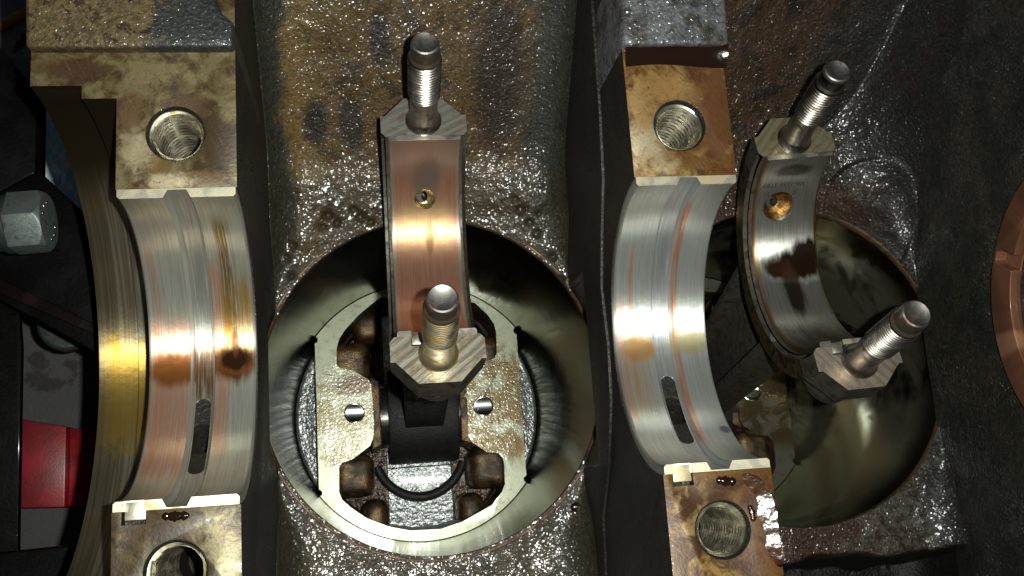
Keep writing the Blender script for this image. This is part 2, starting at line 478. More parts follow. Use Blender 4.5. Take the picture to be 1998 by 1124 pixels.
m_tip_rust = mat_steel('bolt_neck_varnish', (.13, .10, .075), .35, metal=.8, grime=(.07, .04, .025), sc=.4)
m_forge = mat_steel('forged_dark', (.085, .075, .062), .42, metal=.55, grime=(.03, .022, .015), gr=(.4, .7), bump=.12, sc=.35)

def mat_rodface(name, a, b, ang):
    m = M(name, 'object')
    rv = m.rotz(m.P, ang)
    wv = m.n('ShaderNodeTexWave'); wv.wave_type = 'BANDS'; wv.bands_direction = 'Y'
    m.put(wv.inputs['Vector'], rv); wv.inputs['Scale'].default_value = .135
    wv.inputs['Distortion'].default_value = 3.2; wv.inputs['Detail'].default_value = 3; wv.inputs['Detail Scale'].default_value = .6
    f = wv.outputs[1]
    br = m.noise(1.0, 3, .6, v=m.vscale(rv, (.15, 3.0, 1)))
    ns_ = m.noise(1.0, 3, .6, v=m.vscale(rv, (.05, .95, 1)), dist=.15)
    n2_ = m.noise(1.0, 4, .7, v=m.vscale(rv, (.10, 1.5, 1)), dist=.3)
    f = m.math('ADD', m.math('MULTIPLY', f, .13), m.math('ADD', m.math('MULTIPLY', ns_, .62), m.math('MULTIPLY', n2_, .42)))
    c = m.mix(a, b, m.math('MULTIPLY', m.ss(f, .50, .70), .75))
    c = m.mix(c, (.50, .48, .42), m.math('MULTIPLY', m.ss(br, .58, .74), .35))
    c = m.mix(c, (.22, .12, .04), m.math('MULTIPLY', m.ss(m.noise(.28, 3, .6), .52, .68), .6))
    nb = m.bump(m.math('ADD', f, m.math('MULTIPLY', br, .3)), .09, 1.0)
    nb = m.bump(m.noise(1.6, 3, .6), .05, 1.0, nb)
    return m.bsdf(c, .38, .75, nb, coat=.2, coat_rough=.12)
m_rf1 = mat_rodface('rod_face_striped', (.40, .38, .32), (.15, .10, .065), -38)
m_rf1b = mat_rodface('rod_face_grey', (.38, .375, .33), (.24, .205, .165), -28)
m_rf2 = mat_rodface('rod_face_gold', (.36, .33, .22), (.24, .18, .085), -45)
m_rf2b = mat_rodface('rod_face_brown', (.36, .31, .26), (.24, .165, .12), 55)

def mat_bore(k=0):
    m = M(('bore_wall_oily_shaded', 'bore_wall_brown')[k])
    w = m.noise(.045, 4, .65, dist=.8); w2 = m.noise(.15, 4, .6)
    c = m.mix((.115, .12, .105), (.085, .06, .035), m.ss(w, .50, .66))
    c = m.mix(c, (.10, .07, .045), m.math('MULTIPLY', m.ss(w2, .56, .72), .6))
    stk = m.noise(1.0, 3, .6, v=m.vec(m.math('MULTIPLY', m.x, .5), m.math('MULTIPLY', m.y, .5), m.math('MULTIPLY', m.z, .03)))
    c = m.mix(c, (.03, .022, .014), m.math('MULTIPLY', m.ss(stk, .48, .62), .7))
    if k == 0:  # dark reflections painted into the right and left sides
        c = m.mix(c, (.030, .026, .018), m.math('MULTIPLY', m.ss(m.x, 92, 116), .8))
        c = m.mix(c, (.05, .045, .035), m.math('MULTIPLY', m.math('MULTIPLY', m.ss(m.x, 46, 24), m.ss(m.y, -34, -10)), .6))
    else:
        c = m.mix(c, (.55, .54, .42), m.ss(w, .58, .42))
        c = m.mix(c, (.60, .58, .44), m.spot(m.x, m.y, 214, -32, 26, 22, w2, .6))  # pale reflections painted low on the right-hand wall
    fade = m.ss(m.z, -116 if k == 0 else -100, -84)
    c = m.mix(c, (.030, .016, .008), m.math('MULTIPLY', fade, .88))  # dark surroundings mirrored near the rim, painted in as brown
    ax = m.math('MULTIPLY', m.math('ARCTAN2', m.math('ADD', m.y, 2.1), m.math('SUBTRACT', m.x, 70)), 49)
    ln1 = m.noise(1.0, 2, .5, v=m.vec(m.math('ADD', m.math('MULTIPLY', ax, 1.6), m.math('MULTIPLY', m.z, 2.6)), m.math('MULTIPLY', m.z, .08), 0))
    ln2 = m.noise(1.0, 2, .5, v=m.vec(m.math('SUBTRACT', m.math('MULTIPLY', ax, 1.6), m.math('MULTIPLY', m.z, 2.6)), m.math('MULTIPLY', m.z, .08), 9))
    nb = m.bump(m.math('ADD', ln1, ln2), .016, 1.0)
    nb = m.bump(w2, .05, 1.0, nb)
    return m.bsdf(c, m.lerp(.07, .15, w2), .92, nb, tint=((.42, .43, .39) if k == 0 else (.80, .81, .72)))
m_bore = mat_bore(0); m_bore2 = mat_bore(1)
m_rim = mat_steel('bore_rim', (.10, .055, .03), .34, metal=.5, grime=(.03, .018, .012), gr=(.4, .65), space='world', bump=.10, sc=.25)

def mat_piston(name, cx, cy, tint, dk=0.0):
    m = M(name)
    w = m.noise(.10, 4, .6, dist=.8); w2 = m.noise(.35, 4, .65)
    c = m.mix((.19, .20, .15), tint, m.ss(m.math('ADD', m.math('MULTIPLY', m.math('ABSOLUTE', m.math('SUBTRACT', m.y, cy)), -.012), m.math('ADD', w, .20)), .50, .64))
    c = m.mix(c, (.085, .06, .026), m.math('MULTIPLY', m.ss(w2, .50, .68), .55))
    c = m.mix(c, (.085, .055, .020), m.math('MULTIPLY', m.math('MULTIPLY', m.ss(m.x, cx + 12, cx + 22), m.ss(m.math('ABSOLUTE', m.math('SUBTRACT', m.y, cy)), 28, 18)), m.ss(w, .38, .54)))
    c = m.mix(c, (.06, .035, .02), m.math('MULTIPLY', m.spot(m.x, m.y, cx - 25, cy + 11, 6.5, 4, w2, .8), .9))
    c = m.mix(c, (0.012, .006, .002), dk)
    gr = m.noise(.8, 3, .6)
    rr_ = m.math('SQRT', m.math('ADD', m.math('POWER', m.math('SUBTRACT', m.x, cx), 2.0), m.math('POWER', m.math('SUBTRACT', m.y, cy), 2.0)))
    pad = m.ss(rr_, 42, 37)
    nb = m.bump(m.math('MULTIPLY', gr, m.lerp(.25, 1.0, pad)), .14, .9)
    nc = m.bump(m.math('MULTIPLY', m.noise(1.1, 1, .4), m.lerp(.15, 1.0, pad)), .20, 1.0)
    return m.bsdf(c, .36, .6, nb, coat=.5, coat_rough=.13, coat_n=nc)
m_pis1 = mat_piston('piston_face_oily', 70, -2.1, (.12, .105, .06))
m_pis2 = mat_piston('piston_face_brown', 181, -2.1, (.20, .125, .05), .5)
def mat_crown():
    m = M('piston_cast_grey')
    gr = m.noise(.55, 2, .5); g2 = m.noise(1.6, 2, .5)
    c = m.mix((.20, .215, .22), (.34, .35, .35), m.ss(gr, .42, .6))
    c = m.mix(c, (.10, .07, .05), m.ss(m.noise(.12, 3, .6), .60, .72))
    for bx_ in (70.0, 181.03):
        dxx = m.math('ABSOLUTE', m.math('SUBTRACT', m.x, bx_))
        c = m.mix(c, (.030, .018, .012), m.math('MULTIPLY', m.band(dxx, 13.5, 33, .5), m.ss(m.z, -201, -205)))  # shadow in the side pockets painted onto the crown floor
    nb = m.bump(m.math('ADD', gr, m.math('MULTIPLY', g2, .3)), .55, 1.0)
    return m.bsdf(c, .30, .65, nb, coat=.6, coat_rough=.08)
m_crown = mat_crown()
m_varn = mat_steel('piston_varnish', (.085, .048, .018), .22, metal=.5, grime=(.018, .011, .005), gr=(.42, .62), space='world', bump=.18, sc=.18)
m_pin = mat_steel('wrist_pin_steel', (.10, .095, .09), .22, metal=.9, grime=(.03, .025, .02), gr=(.45, .7), space='world')
m_small = mat_steel('small_end_black', (.007, .006, .007), .5, metal=.1, grime=(.004, .0035, .0035), gr=(.4, .7), bump=.2, sc=.4)
m_dimple = mat_steel('dimple_steel', (.62, .65, .66), .17, grime=(.5, .5, .5), gr=(.7, .9), space='world')
m_seal = None
def mat_seal():
    m = M('seal_bore_oily')
    th = m.math('MULTIPLY', m.math('ARCTAN2', m.y, m.math('MULTIPLY', m.z, -1.0)), 57.2958)
    st = m.noise(1.0, 3, .6, v=m.vec(m.math('MULTIPLY', m.x, 1.6), m.math('MULTIPLY', th, .02), 0))
    w = m.noise(.16, 4, .65, dist=1.0)
    c = m.mix((.52, .47, .36), (.32, .255, .15), m.ss(st, .42, .6))
    c = m.mix(c, (.16, .12, .05), m.math('MULTIPLY', m.ss(m.x, -11.5, -13.5), .6))
    oilp = m.math('MULTIPLY', m.band(m.math('ADD', th, m.math('MULTIPLY', m.math('SUBTRACT', w, .5), 22)), -17, 10, 4), m.ss(m.x, -19, -13))
    c = m.mix(c, (.68, .42, .05), m.math('MULTIPLY', oilp, .8))
    c = m.mix(c, (.09, .065, .035), m.ss(th, 42, 62))
    nb = m.bump(st, .02, 1.0)
    nb = m.bump(m.noise(.35, 3, .5), .05, 1, nb)
    return m.bsdf(c, .36, .9, nb, coat=m.math('MULTIPLY', oilp, 1.0), coat_rough=.30, aniso=.95, tangent=m.tangent('X'), arot=.25)
m_seal = mat_seal()
def mat_oil(name, col, rough=.10):
    m = M(name)
    nb = m.bump(m.noise(.5, 2, .5), .12, 1)
    return m.bsdf(col, rough, 0, nb, coat=1.0, coat_rough=.02, spec=.8)
m_oil = mat_oil('oil_dark', (.009, .004, .002))
def mat_clear_oil():
    m = M('oil_clear_amber')
    nb = m.bump(m.noise(.6, 2, .5), .22, 1)
    t = m.n('ShaderNodeBsdfTransparent'); t.inputs[0].default_value = (.86, .66, .36, 1)
    g = m.n('ShaderNodeBsdfGlossy'); g.inputs['Roughness'].default_value = .20; m.put(g.inputs['Normal'], nb)
    f = m.n('ShaderNodeFresnel'); f.inputs[0].default_value = 2.2; m.put(f.inputs['Normal'], nb)
    x = m.n('ShaderNodeMixShader')
    m.put(x.inputs[0], f.outputs[0]); m.put(x.inputs[1], t.outputs[0]); m.put(x.inputs[2], g.outputs[0])
    m.nt.links.new(x.outputs[0], m.out.inputs[0]); return m.m
m_oil_am = mat_clear_oil()
def mat_black(name, col=(.009, .009, .010)):
    m = M(name)
    w = m.noise(.10, 4, .6)
    c = m.mix(col, tuple(v * 2.2 for v in col), m.ss(w, .45, .65))
    nb = m.bump(m.noise(.9, 4, .65), .16, 1.0)
    return m.bsdf(c, .5, 0, nb, coat=.05, coat_rough=.08, spec=.04)
m_black = mat_black('stand_black_paint', (.0018, .0018, .002))
m_black2 = mat_black('stand_black_edge', (.0022, .002, .002))
def mat_plain(name, c1, c2, sc, rough=.7, bump=.3, bsc=.6, lo=.42, hi=.6):
    m = M(name)
    c = m.mix(c1, c2, m.ss(m.noise(sc, 5, .65, dist=.5), lo, hi))
    return m.bsdf(c, rough, 0, m.bump(m.noise(bsc, 4, .6), bump, 1))
def mat_floor():
    m = M('concrete_grey')
    w = m.noise(.03, 5, .65, dist=.5)
    c = m.mix((.20, .19, .21), (.30, .29, .31), m.ss(w, .42, .6))
    c = m.mix(c, (.050, .047, .050), m.math('MULTIPLY', m.ss(m.math('ADD', m.y, m.math('MULTIPLY', w, 40)), 110, 70), .95))
    c = m.mix(c, (.025, .022, .024), m.ss(m.noise(.06, 4, .6), .54, .62))
    return m.bsdf(c, .8, 0, m.bump(m.noise(.4, 4, .6), .6, 1))
m_concrete = mat_floor()
m_red = mat_plain('red_paint', (.25, .005, .012), (.13, .004, .008), .05, .38, .05, 1.0)
m_rag = mat_plain('blue_cloth', (.45, .78, .95), (.85, .93, .97), .12, .9, 1.2, .25)
m_cable = mat_plain('orange_rubber', (.55, .24, .07), (.42, .17, .05), .1, .55, .1, 1)
m_hex = mat_steel('hex_steel', (.26, .30, .29), .40, metal=.85, grime=(.09, .10, .10), gr=(.5, .7), space='world', sc=.3, bump=.05)
m_socket = mat_steel('shank_dark', (.05, .065, .065), .4, metal=.7, grime=(.02, .02, .02), gr=(.5, .7), space='world', sc=.3, bump=.05)
m_flange = mat_shell('thrust_flange_copper', 'world', 226.0, dict(rough=.42, metal=.55, silver=(.21, .085, .048), dull=(.10, .042, .026), aniso=0, coat=.3, marks=[('band', -6, 0, -80, -20, (.20, .085, .05), .6, .4), ('spot', -3, 20, 3, 9, (.16, .07, .04), .7), ('spot', -3, -8, 3, 5, (.55, .28, .17), .5)]))
m_ink = mat_plain('black_ink', (.02, .02, .022), (.035, .035, .04), .5, .6, .01, 1)

# ================================================================== ENGINE BLOCK
block = thing('engine_block', 'oily cast iron engine block turned upside down with two cylinder bores between its bearing webs', 'engine block', (0, 0, 0))

def arc(cy, cz, r, a0, a1, n):
    return [(cy + r * math.sin(math.radians(a0 + (a1 - a0) * i / n)), cz - r * math.cos(math.radians(a0 + (a1 - a0) * i / n))) for i in range(n + 1)]
def web_prism(x0, x1, r, ytop, ybot=-112, yarc=None, zb=-96):
    y_hi = 64.6
    poly = [(ybot, zb), (ybot, 0), (-r, 0)] + arc(0, 0, r, -90, 90, 72)[1:-1] + [(r, 0), (ytop, 0), (ytop, zb)]
    return bm_prism(poly, 'x', x0, x1)
def face_assign(c, n):
    if n.z > .9 and c.z > -.6: return 1
    return 0

def hole_cutter(x, y, r=5.75):
    return bm_lathe([(6.6, 1.0), (6.3, 0.02), (r, -1.0), (r, -46), (0.01, -49)], (x, y, 0), 'z', 56)
def thread_hole(parent, x, y):
    pitch, z0, z1, n, m_ = 1.75, -.9, -31.0, 72, 190
    def fn(u, v):
        a = 2 * math.pi * u; z = z0 + (z1 - z0) * v
        t = (z / pitch + u) % 1.0; h = abs(t * 2 - 1)
        r = 4.9 + .82 * min(1, h * 1.15)
        if v < .02: r = 5.7
        return (x + r * math.cos(a), y + r * math.sin(a), z)
    bm = bm_grid(fn, n, m_, True)
    bmesh.ops.recalc_face_normals(bm, faces=bm.faces[:])
    bmesh.ops.reverse_faces(bm, faces=bm.faces[:])
    part('threaded_hole', bm, m_thr, parent, angle=60)

# ---- main webs
web_objs = []
for k, (xa, xb) in enumerate(WEBS):
    body = web_prism(xa, xb, R_SAD, 112)
    cuts = []; unions = []
    xm = (xa + xb) / 2
    for s in (1, -1):
        cuts.append(hole_cutter(xm - .2, s * 45.7))
    # notch for the shell tang on the lower side
    t0 = xa + 2.0
    cuts.append(bm_prism([(-36.0, 1), (-36.0, -3.2), (-30, -3.2), (-30, 1)], 'x', t0 - .15, t0 + 4.6))
    # oil gallery behind the slot in the shell
    a = math.radians(-33); d = Vector((0, math.sin(a), -math.cos(a)))
    gal = bm_lathe([(4.2, 28), (4.2, 56), (.01, 60)], (0, 0, 0), 'z', 32)
    bm_xf(gal, Matrix.Translation((xm + .1, 0, 0)) @ d.to_track_quat('Z', 'Y').to_matrix().to_4x4())
    cuts.append(gal)
    for (bx, by) in BORES:           # lower edge of the web is relieved by the cylinder bore
        if abs(bx - xm) < 80:
            cuts.append(bm_lathe([(RB + .6, -120), (RB + .6, -58)], (bx, by, 0), 'z', 160))
    if k == 0:
        unions.append(web_prism(-7.2, .3, 54.0, 111.6, -111, zb=-95.6))
        unions.append(web_prism(-17.7, -7.0, 57.0, 111.3, -110, zb=-95.3))
    me = carve(body, cuts, unions, bevel=.32, bseg=2)
    mats = [m_web, (m_face1, m_face2, m_face2)[k], m_seal]
    def asg(c, n, k=k):
        if n.z > .9 and c.z > -.6: return 1
        r = math.hypot(c.y, c.z)
        if k == 0 and c.x < -.2 and r < 58.5 and abs(n.x) < .7 and c.z < -.3: return 2
        return 0
    w = part('main_web', me, mats, block, assign=asg, angle=28)
    w['label'] = ['wide end web stained ochre with the large seal bore beside it', 'middle web with golden brown varnish on its bolt faces', 'right hand web at the picture edge'][k]
    for s in (1, -1):
        if k < 2: thread_hole(w, xm - .2, s * 45.7)
    web_objs.append(w)

# ---- cap registers: raised cast blocks above each web
reg = bm_prism([(-18.0, 64.6), (25.0, 64.5), (25.0, 70.5), (22.6, 72.6), (20.4, 78.5), (17.5, 86), (17.5, 112), (-19.6, 112)], 'z', -50, 3.0)
me = carve(reg, bevel=1.0, bseg=3)
part('cap_register', me, m_reg1, block, angle=40)['label'] = 'ochre and grey cast step above the end web'
reg = bm_prism([(112.6, 64.6), (138.3, 64.5), (138.9, 78), (139.2, 112), (113.2, 112), (113.0, 78)], 'z', -50, 3.0)
part('cap_register', carve(reg, bevel=1.1, bseg=3), m_reg2, block, angle=40)['label'] = 'grey cast step above the middle web'

# ---- ledges running down the left faces of the middle and right webs
for xa in (113.04,):
    b = bm_prism([(-80, -90), (-80, -66), (-44, -60), (-30, -48), (-14, -39.5), (0, -37.2), (16, -39), (30, -33), (42, -27), (60, -24), (110, -20), (110, -90)], 'x', xa - .8, xa + .4)
    cuts = [bm_lathe([(RB + .6, -120), (RB + .6, -58)], (bx, by, 0), 'z', 160) for (bx, by) in BORES if abs(bx - xa) < 80]
    part('web_ledge', carve(b, cuts, bevel=.6, bseg=3), m_web, block)

# ---- crankcase bays (one relief surface each, with the bore opening)
def bay(k, xa, xb, bore, mat, extra, label):
    h = .42
    xs = np.arange(xa - .3, xb + .31, h); ys = np.arange(-80, 124, h)
    X, Y = np.meshgrid(xs, ys, indexing='ij')
    cx, cy = bore
    R = np.hypot(X - cx, Y - cy)
    near = sstep(np.abs(Y - cy), 26, 50)
    rf = .6 + 10.5 * near
    Z = np.full_like(X, ZD)
    for d, kf in ((X - xa, 1.0), (xb - X, 1.0)):
        t = np.clip(rf - d, 0, None); t = np.minimum(t, rf * .985)
        Z += (rf - np.sqrt(np.maximum(rf * rf - t * t, 0))) * 1.25
    Z += extra(X, Y)
    amp = sstep(R, RB + .5, RB + 7)
    Z += amp * (1.3 * vnoise(X * .07 + 3, Y * .07 + 3, 1 + k) + .8 * vnoise(X * .19, Y * .19, 2 + k) + .34 * vnoise(X * .6, Y * .6, 3 + k) + .16 * vnoise(X * 1.3, Y * 1.3, 4 + k))
    # snap the rim
    sn = (R > RB - .8 * h) & (R < RB + .35 * h) | ((R < RB) & (R > RB - .8 * h))
    sx = cx + (X - cx) * RB / np.maximum(R, 1); sy = cy + (Y - cy) * RB / np.maximum(R, 1)
    X = np.where(sn, sx, X); Y = np.where(sn, sy, Y)
    inside = (np.hypot(X - cx, Y - cy) < RB - 1e-3)
    nx, ny = X.shape
    idx = np.arange(nx * ny).reshape(nx, ny)
    q = np.stack([idx[:-1, :-1], idx[1:, :-1], idx[1:, 1:], idx[:-1, 1:]], -1).reshape(-1, 4)
    q = q[~inside.ravel()[q].any(1)]
    me = bpy.data.meshes.new('crankcase_bay')
    me.from_pydata(np.stack([X.ravel(), Y.ravel(), Z.ravel()], 1).tolist(), [], q.tolist())
    bm = bmesh.new(); bm.from_mesh(me); bmesh.ops.delete(bm, geom=[v for v in bm.verts if not v.link_faces], context='VERTS')
    bm.to_mesh(me); bm.free()
    o = part('crankcase_bay', me, mat, block, angle=80)
    o['label'] = label
    return o
def soft(s, c): return .5 * (s + np.sqrt(s * s + c * c))
def extra1(X, Y):
    z = 1.02 * soft(Y - 63.2, 5.0) - .05
    z += 1.0 * soft(-(Y + 72), 4)
    for (x, y, r, hh) in ((41, 49, 1.7, 1.5), (43.5, 46.5, 1.3, 1.2), (39.5, 45.5, 1.2, .9), (50.5, 48.2, 1.6, 1.5), (53.5, 46.6, 1.2, 1.2), (48.5, 50.6, 1.3, 1.0), (99, 49, 1.8, 1.5), (101.5, 45, 1.4, 1.3), (103.5, 41.5, 1.3, 1.3), (97.5, 52.5, 1.3, 1.1), (104.5, 47.5, 1.0, .9),
                          (30.5, 40, 1.4, 1.4), (28.8, 36.5, 1.3, 1.2), (30.0, 31.0, 1.2, 1.1), (108, 34, 1.4, 1.1), (110, 27, 1.2, .9)):
        z = z + 1.5 * hh * np.exp(-((X - x) ** 2 + (Y - y) ** 2) / (2 * (r * .6) ** 2))
    return z
def extra2(X, Y):
    wl = .95 * soft(Y - 67.0 - .10 * (X - 150), 5.0)
    # broad sweep where the side wall turns into the right web
    d = (X - 196) * .80 + (Y - 70) * .26
    wr = (.72 * soft(d - 4, 9) + .045 * np.clip(X - 203, 0, None) ** 2) * sstep(Y, 44, 72)
    z = np.maximum(wl, wr) + .5 * np.exp(-((wl - wr) / 3.0) ** 2)
    c = np.hypot(X - 211, (Y - 42) * .75)
    z = z + 1.3 * sstep(15 - c, 0, 1.4) * sstep(Y, 20, 40)
    edge = 60.0 + .9 * np.sin(X * .16) + .5 * np.sin(X * .41)
    z = z - 24 * sstep(-Y, edge, edge + 6.5)
    z = z + .7 * sstep(X, 214 + 2.0 * np.sin(Y * .4), 216 + 2.0 * np.sin(Y * .4)) * sstep(-Y, 28, 34)
    return z
bay(1, 24.95, 113.04, BORES[0], m_cast1, extra1, 'brown oily bay floor around the left bore')
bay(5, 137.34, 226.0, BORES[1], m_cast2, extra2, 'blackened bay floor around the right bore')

# ---- rough cast side of the right web
def side_fn(u, v):
    y = -82 + 196 * u; z = -80 + 78 * v
    r = math.hypot(y, z)
    k = float(sstep(np.array(r), 42.0, 50.0)) * min(1.0, v * 8 + .2)
    n = 1.6 * float(vnoise(np.array(y * .05 + 9), np.array(z * .05 + 3), 21)) + .8 * float(vnoise(np.array(y * .14), np.array(z * .14), 22)) + .3 * float(vnoise(np.array(y * .5), np.array(z * .5), 23))
    bulge = 5.5 * math.exp(-((y - 66) / 16) ** 2) * math.exp(-((z + 52) / 24) ** 2) + 4.0 * math.exp(-((y + 44) / 12) ** 2) * math.exp(-((z + 60) / 18) ** 2)
    near = math.exp(-(y / 46) ** 6) * float(sstep(np.array(-z), 48.0, 62.0))
    return (225.9 - .25 - k * (1 - near) * (.5 + .8 * n + .7 * bulge), y, z)
bm = bm_grid(side_fn, 260, 110); bmesh.ops.recalc_face_normals(bm, faces=bm.faces[:])
part('web_side', bm, mat_cast('cast_web_side', lambda m: (m.mix((.022, .022, .017), (.040, .037, .026), m.ss(m.noise(.09, 4, .6), .42, .6)), 1.25)), block, angle=80)

# ---- cylinder bores
for i, (bx, by) in enumerate(BORES):
    prof = [(RB + 1.5, ZD + .10), (RB + 1.3, ZD + .28), (RB + .7, ZD + .22), (RB - .05, ZD - .9), (RB - .1, ZD - 1.6)]
    bm = bm_lathe(prof, (bx, by, 0), 'z', 200, cap=False)
    bore = bm_lathe([(RB - .1, ZD - 1.6), (RB - .1, ZD - 9), (RB - .1, ZD - 30), (RB - .1, ZD - 70), (RB - .1, -232)], (bx, by, 0), 'z', 200, cap=False)
    for b in (bore, bm):
        bmesh.ops.recalc_face_normals(b, faces=b.faces[:])
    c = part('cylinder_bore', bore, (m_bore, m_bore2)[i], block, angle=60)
    c['label'] = ['left cylinder bore with a clear view of the piston', 'right cylinder bore mostly dark'][i]
    part('chamfer_ring', bm, m_rim, c, angle=60)

# ================================================================== MAIN BEARING SHELLS
def shell_mesh(x0, x1, ri, ro, groove, slot, tang, cuts_extra=(), depth=1.75, cham=.5):
    """half shell, axis X through origin, opening to +Z"""
    L = x1 - x0
    pr = [(x0, ro), (x0, ri + cham), (x0 + cham, ri)]
    if groove:
        g0, g1 = groove
        pr += [(g0 - .45, ri), (g0 + .45, ri + depth), (g1 - .45, ri + depth), (g1 + .45, ri)]
    pr += [(x1 - cham, ri), (x1, ri + cham), (x1, ro)]
    n = 96
    bm = bmesh.new(); rows = []
    for i in range(n + 1):
        a = math.radians(-90.4 + 180.8 * i / n)
        rows.append([bm.verts.new((x, r * math.sin(a), -r * math.cos(a))) for x, r in pr])
    m_ = len(pr)
    for i in range(n):
        for j in range(m_):
            bm.faces.new((rows[i][j], rows[i][(j + 1) % m_], rows[i + 1][(j + 1) % m_], rows[i + 1][j]))
    bm.faces.new(rows[0]); bm.faces.new(rows[-1][::-1])
    bmesh.ops.recalc_face_normals(bm, faces=bm.faces[:])
    cuts = list(cuts_extra)
    if slot:
        sx0, sx1, a0, a1 = slot; w = (sx1 - sx0) / 2; sxm = (sx0 + sx1) / 2
        am = math.radians((a0 + a1) / 2); half = ro * math.radians(a1 - a0) / 2 - w
        outline = [(w * math.cos(math.radians(t)), half + w * math.sin(math.radians(t))) for t in range(0, 181, 20)] + \
                  [(w * math.cos(math.radians(t)), -half + w * math.sin(math.radians(t))) for t in range(180, 361, 20)]
        c = bm_prism(outline, 'z', -ro - 4, -ri + 9)
        bm_xf(c, Matrix.Translation((sxm, 0, 0)) @ Matrix.Rotation(am, 4, 'X'))
        cuts.append(c)
    if tang:
        t0, t1, side = tang
        c = bm_prism([(side * (ri - .5), 1.5), (side * (ri - .5), -1.1), (side * (ro + .4), -1.1), (side * (ro + .4), 1.5)], 'x', t0, t1)
        cuts.append(c)
    return carve(bm, cuts, bevel=.10, bseg=1, bang=40)
def tang_mesh(t0, t1, side, ri, ro):
    p = [(side * (ri + .1), -1.1), (side * (ro - .3), -1.0), (side * (ro + 1.7), -.9), (side * (ro + 1.7), -2.1), (side * (ri + .1), -2.3)]
    bm = bm_prism(p, 'x', t0 + .05, t1 - .05)
    return carve(bm, bevel=.15)
m_shell_back = mat_steel('shell_edge_steel', (.50, .47, .37), .42, grime=(.42, .32, .15), gr=(.46, .70), space='world', sc=.16)

def main_shell(k, x0, x1, mat, label, groove, slot, tang):
    xm = (x0 + x1) / 2; base = (xm, 0, 0)
    t = thing('main_bearing_shell', label, 'bearing shell', base, group='half shells seated in the main webs')
    me = shell_mesh(x0, x1, R_SH, R_SAD - .04, groove, slot, tang)
    def asg(c, n): return 1 if (c.z > -.4 and n.z > .7) else 0
    sh = part('half_shell', me, [mat, m_shell_back], t, base, assign=asg, angle=24)
    if tang: part('locating_tang', tang_mesh(*tang, R_SH, R_SAD), m_shell_back, t, base)
    return t
main_shell(0, .25, 24.7, m_shell1, 'worn half shell with copper showing and dark oil pooled in it, left web', (10.1, 14.9), (10.7, 14.3, -52, -15), (2.2, 6.4, -1))
main_shell(1, 113.3, 137.1, m_shell2, 'bright silver half shell with thin copper streaks, in the middle web', (123.3, 128.2), (123.9, 127.6, -53, -16), (115.4, 119.6, -1))
main_shell(2, 226.1, 250.6, m_shell3, 'half shell with a copper coloured thrust flange cut off by the right picture edge', (236, 241), None, None)
# thrust flange of the third shell
fl_poly = arc(0, 0, 39.8, -88, 88, 64) + arc(0, 0, 31.6, 88, -88, 64)
a = math.radians(30); fc = bmesh.new()
fl_b = bm_prism(fl_poly, 'x', 222.6, 225.9)
slotc = bm_prism([(-1.2, -38.6), (1.2, -38.6), (2.1, -37.4), (2.1, -30.5), (-2.1, -30.5), (-2.1, -37.4)], 'x', 222.0, 225.4)
bm_xf(slotc, Matrix.Rotation(math.radians(30), 4, 'X'))
third = [o for o in bpy.data.objects if o.name.startswith('main_bearing_shell')][-1]
bx3 = tuple(v / MM for v in third.location)
part('thrust_flange', carve(fl_b, [slotc], bevel=.4, bseg=3), m_flange, third, bx3, angle=40)

# ================================================================== CONNECTING RODS
RW, RI, RA, RE_, RHW, RS, RL = 23.2, 29.07, 34.4, 41.3, 5.1, 33.9, 32.7
def rod_bolt(parent, s, side_mats):
    m_sh, m_thd, m_tp, m_nk = side_mats
    prof = [(4.9, -.3), (4.9, .55), (4.3, 1.2), (3.85, 2.6), (3.70, 5.0), (3.68, 11.0), (3.95, 12.4)]
    shank = bm_lathe(prof, (0, s, 0), 'z', 48, cap=False)
    b = part('rod_bolt', shank, m_sh, parent, local=True, angle=40)
    pitch, z0, z1, n, m_ = 1.02, 12.3, 27.2, 48, 180
    def fn(u, v):
        a = 2 * math.pi * u; z = z0 + (z1 - z0) * v
        t = (z / pitch - u) % 1.0; h = abs(t * 2 - 1)
        r = 3.74 + .50 * min(1, h * 1.3)
        return (r * math.cos(a), s + r * math.sin(a), z)
    part('screw_thread', bm_grid(fn, n, m_, True), m_thd, b, local=True, angle=70)
    tip = bm_lathe([(3.95, 27.1), (4.0, 27.6), (3.55, 28.4), (3.60, 31.7), (3.40, 32.5), (3.05, 32.75), (2.2, 32.38), (1.0, 32.15), (.01, 32.1)], (0, s, 0), 'z', 48, cap=False)
    part('bolt_tip', tip, [m_tp, m_nk], b, local=True, angle=30, assign=lambda c, n: 1 if c.z < 31.6 else 0)
    return b
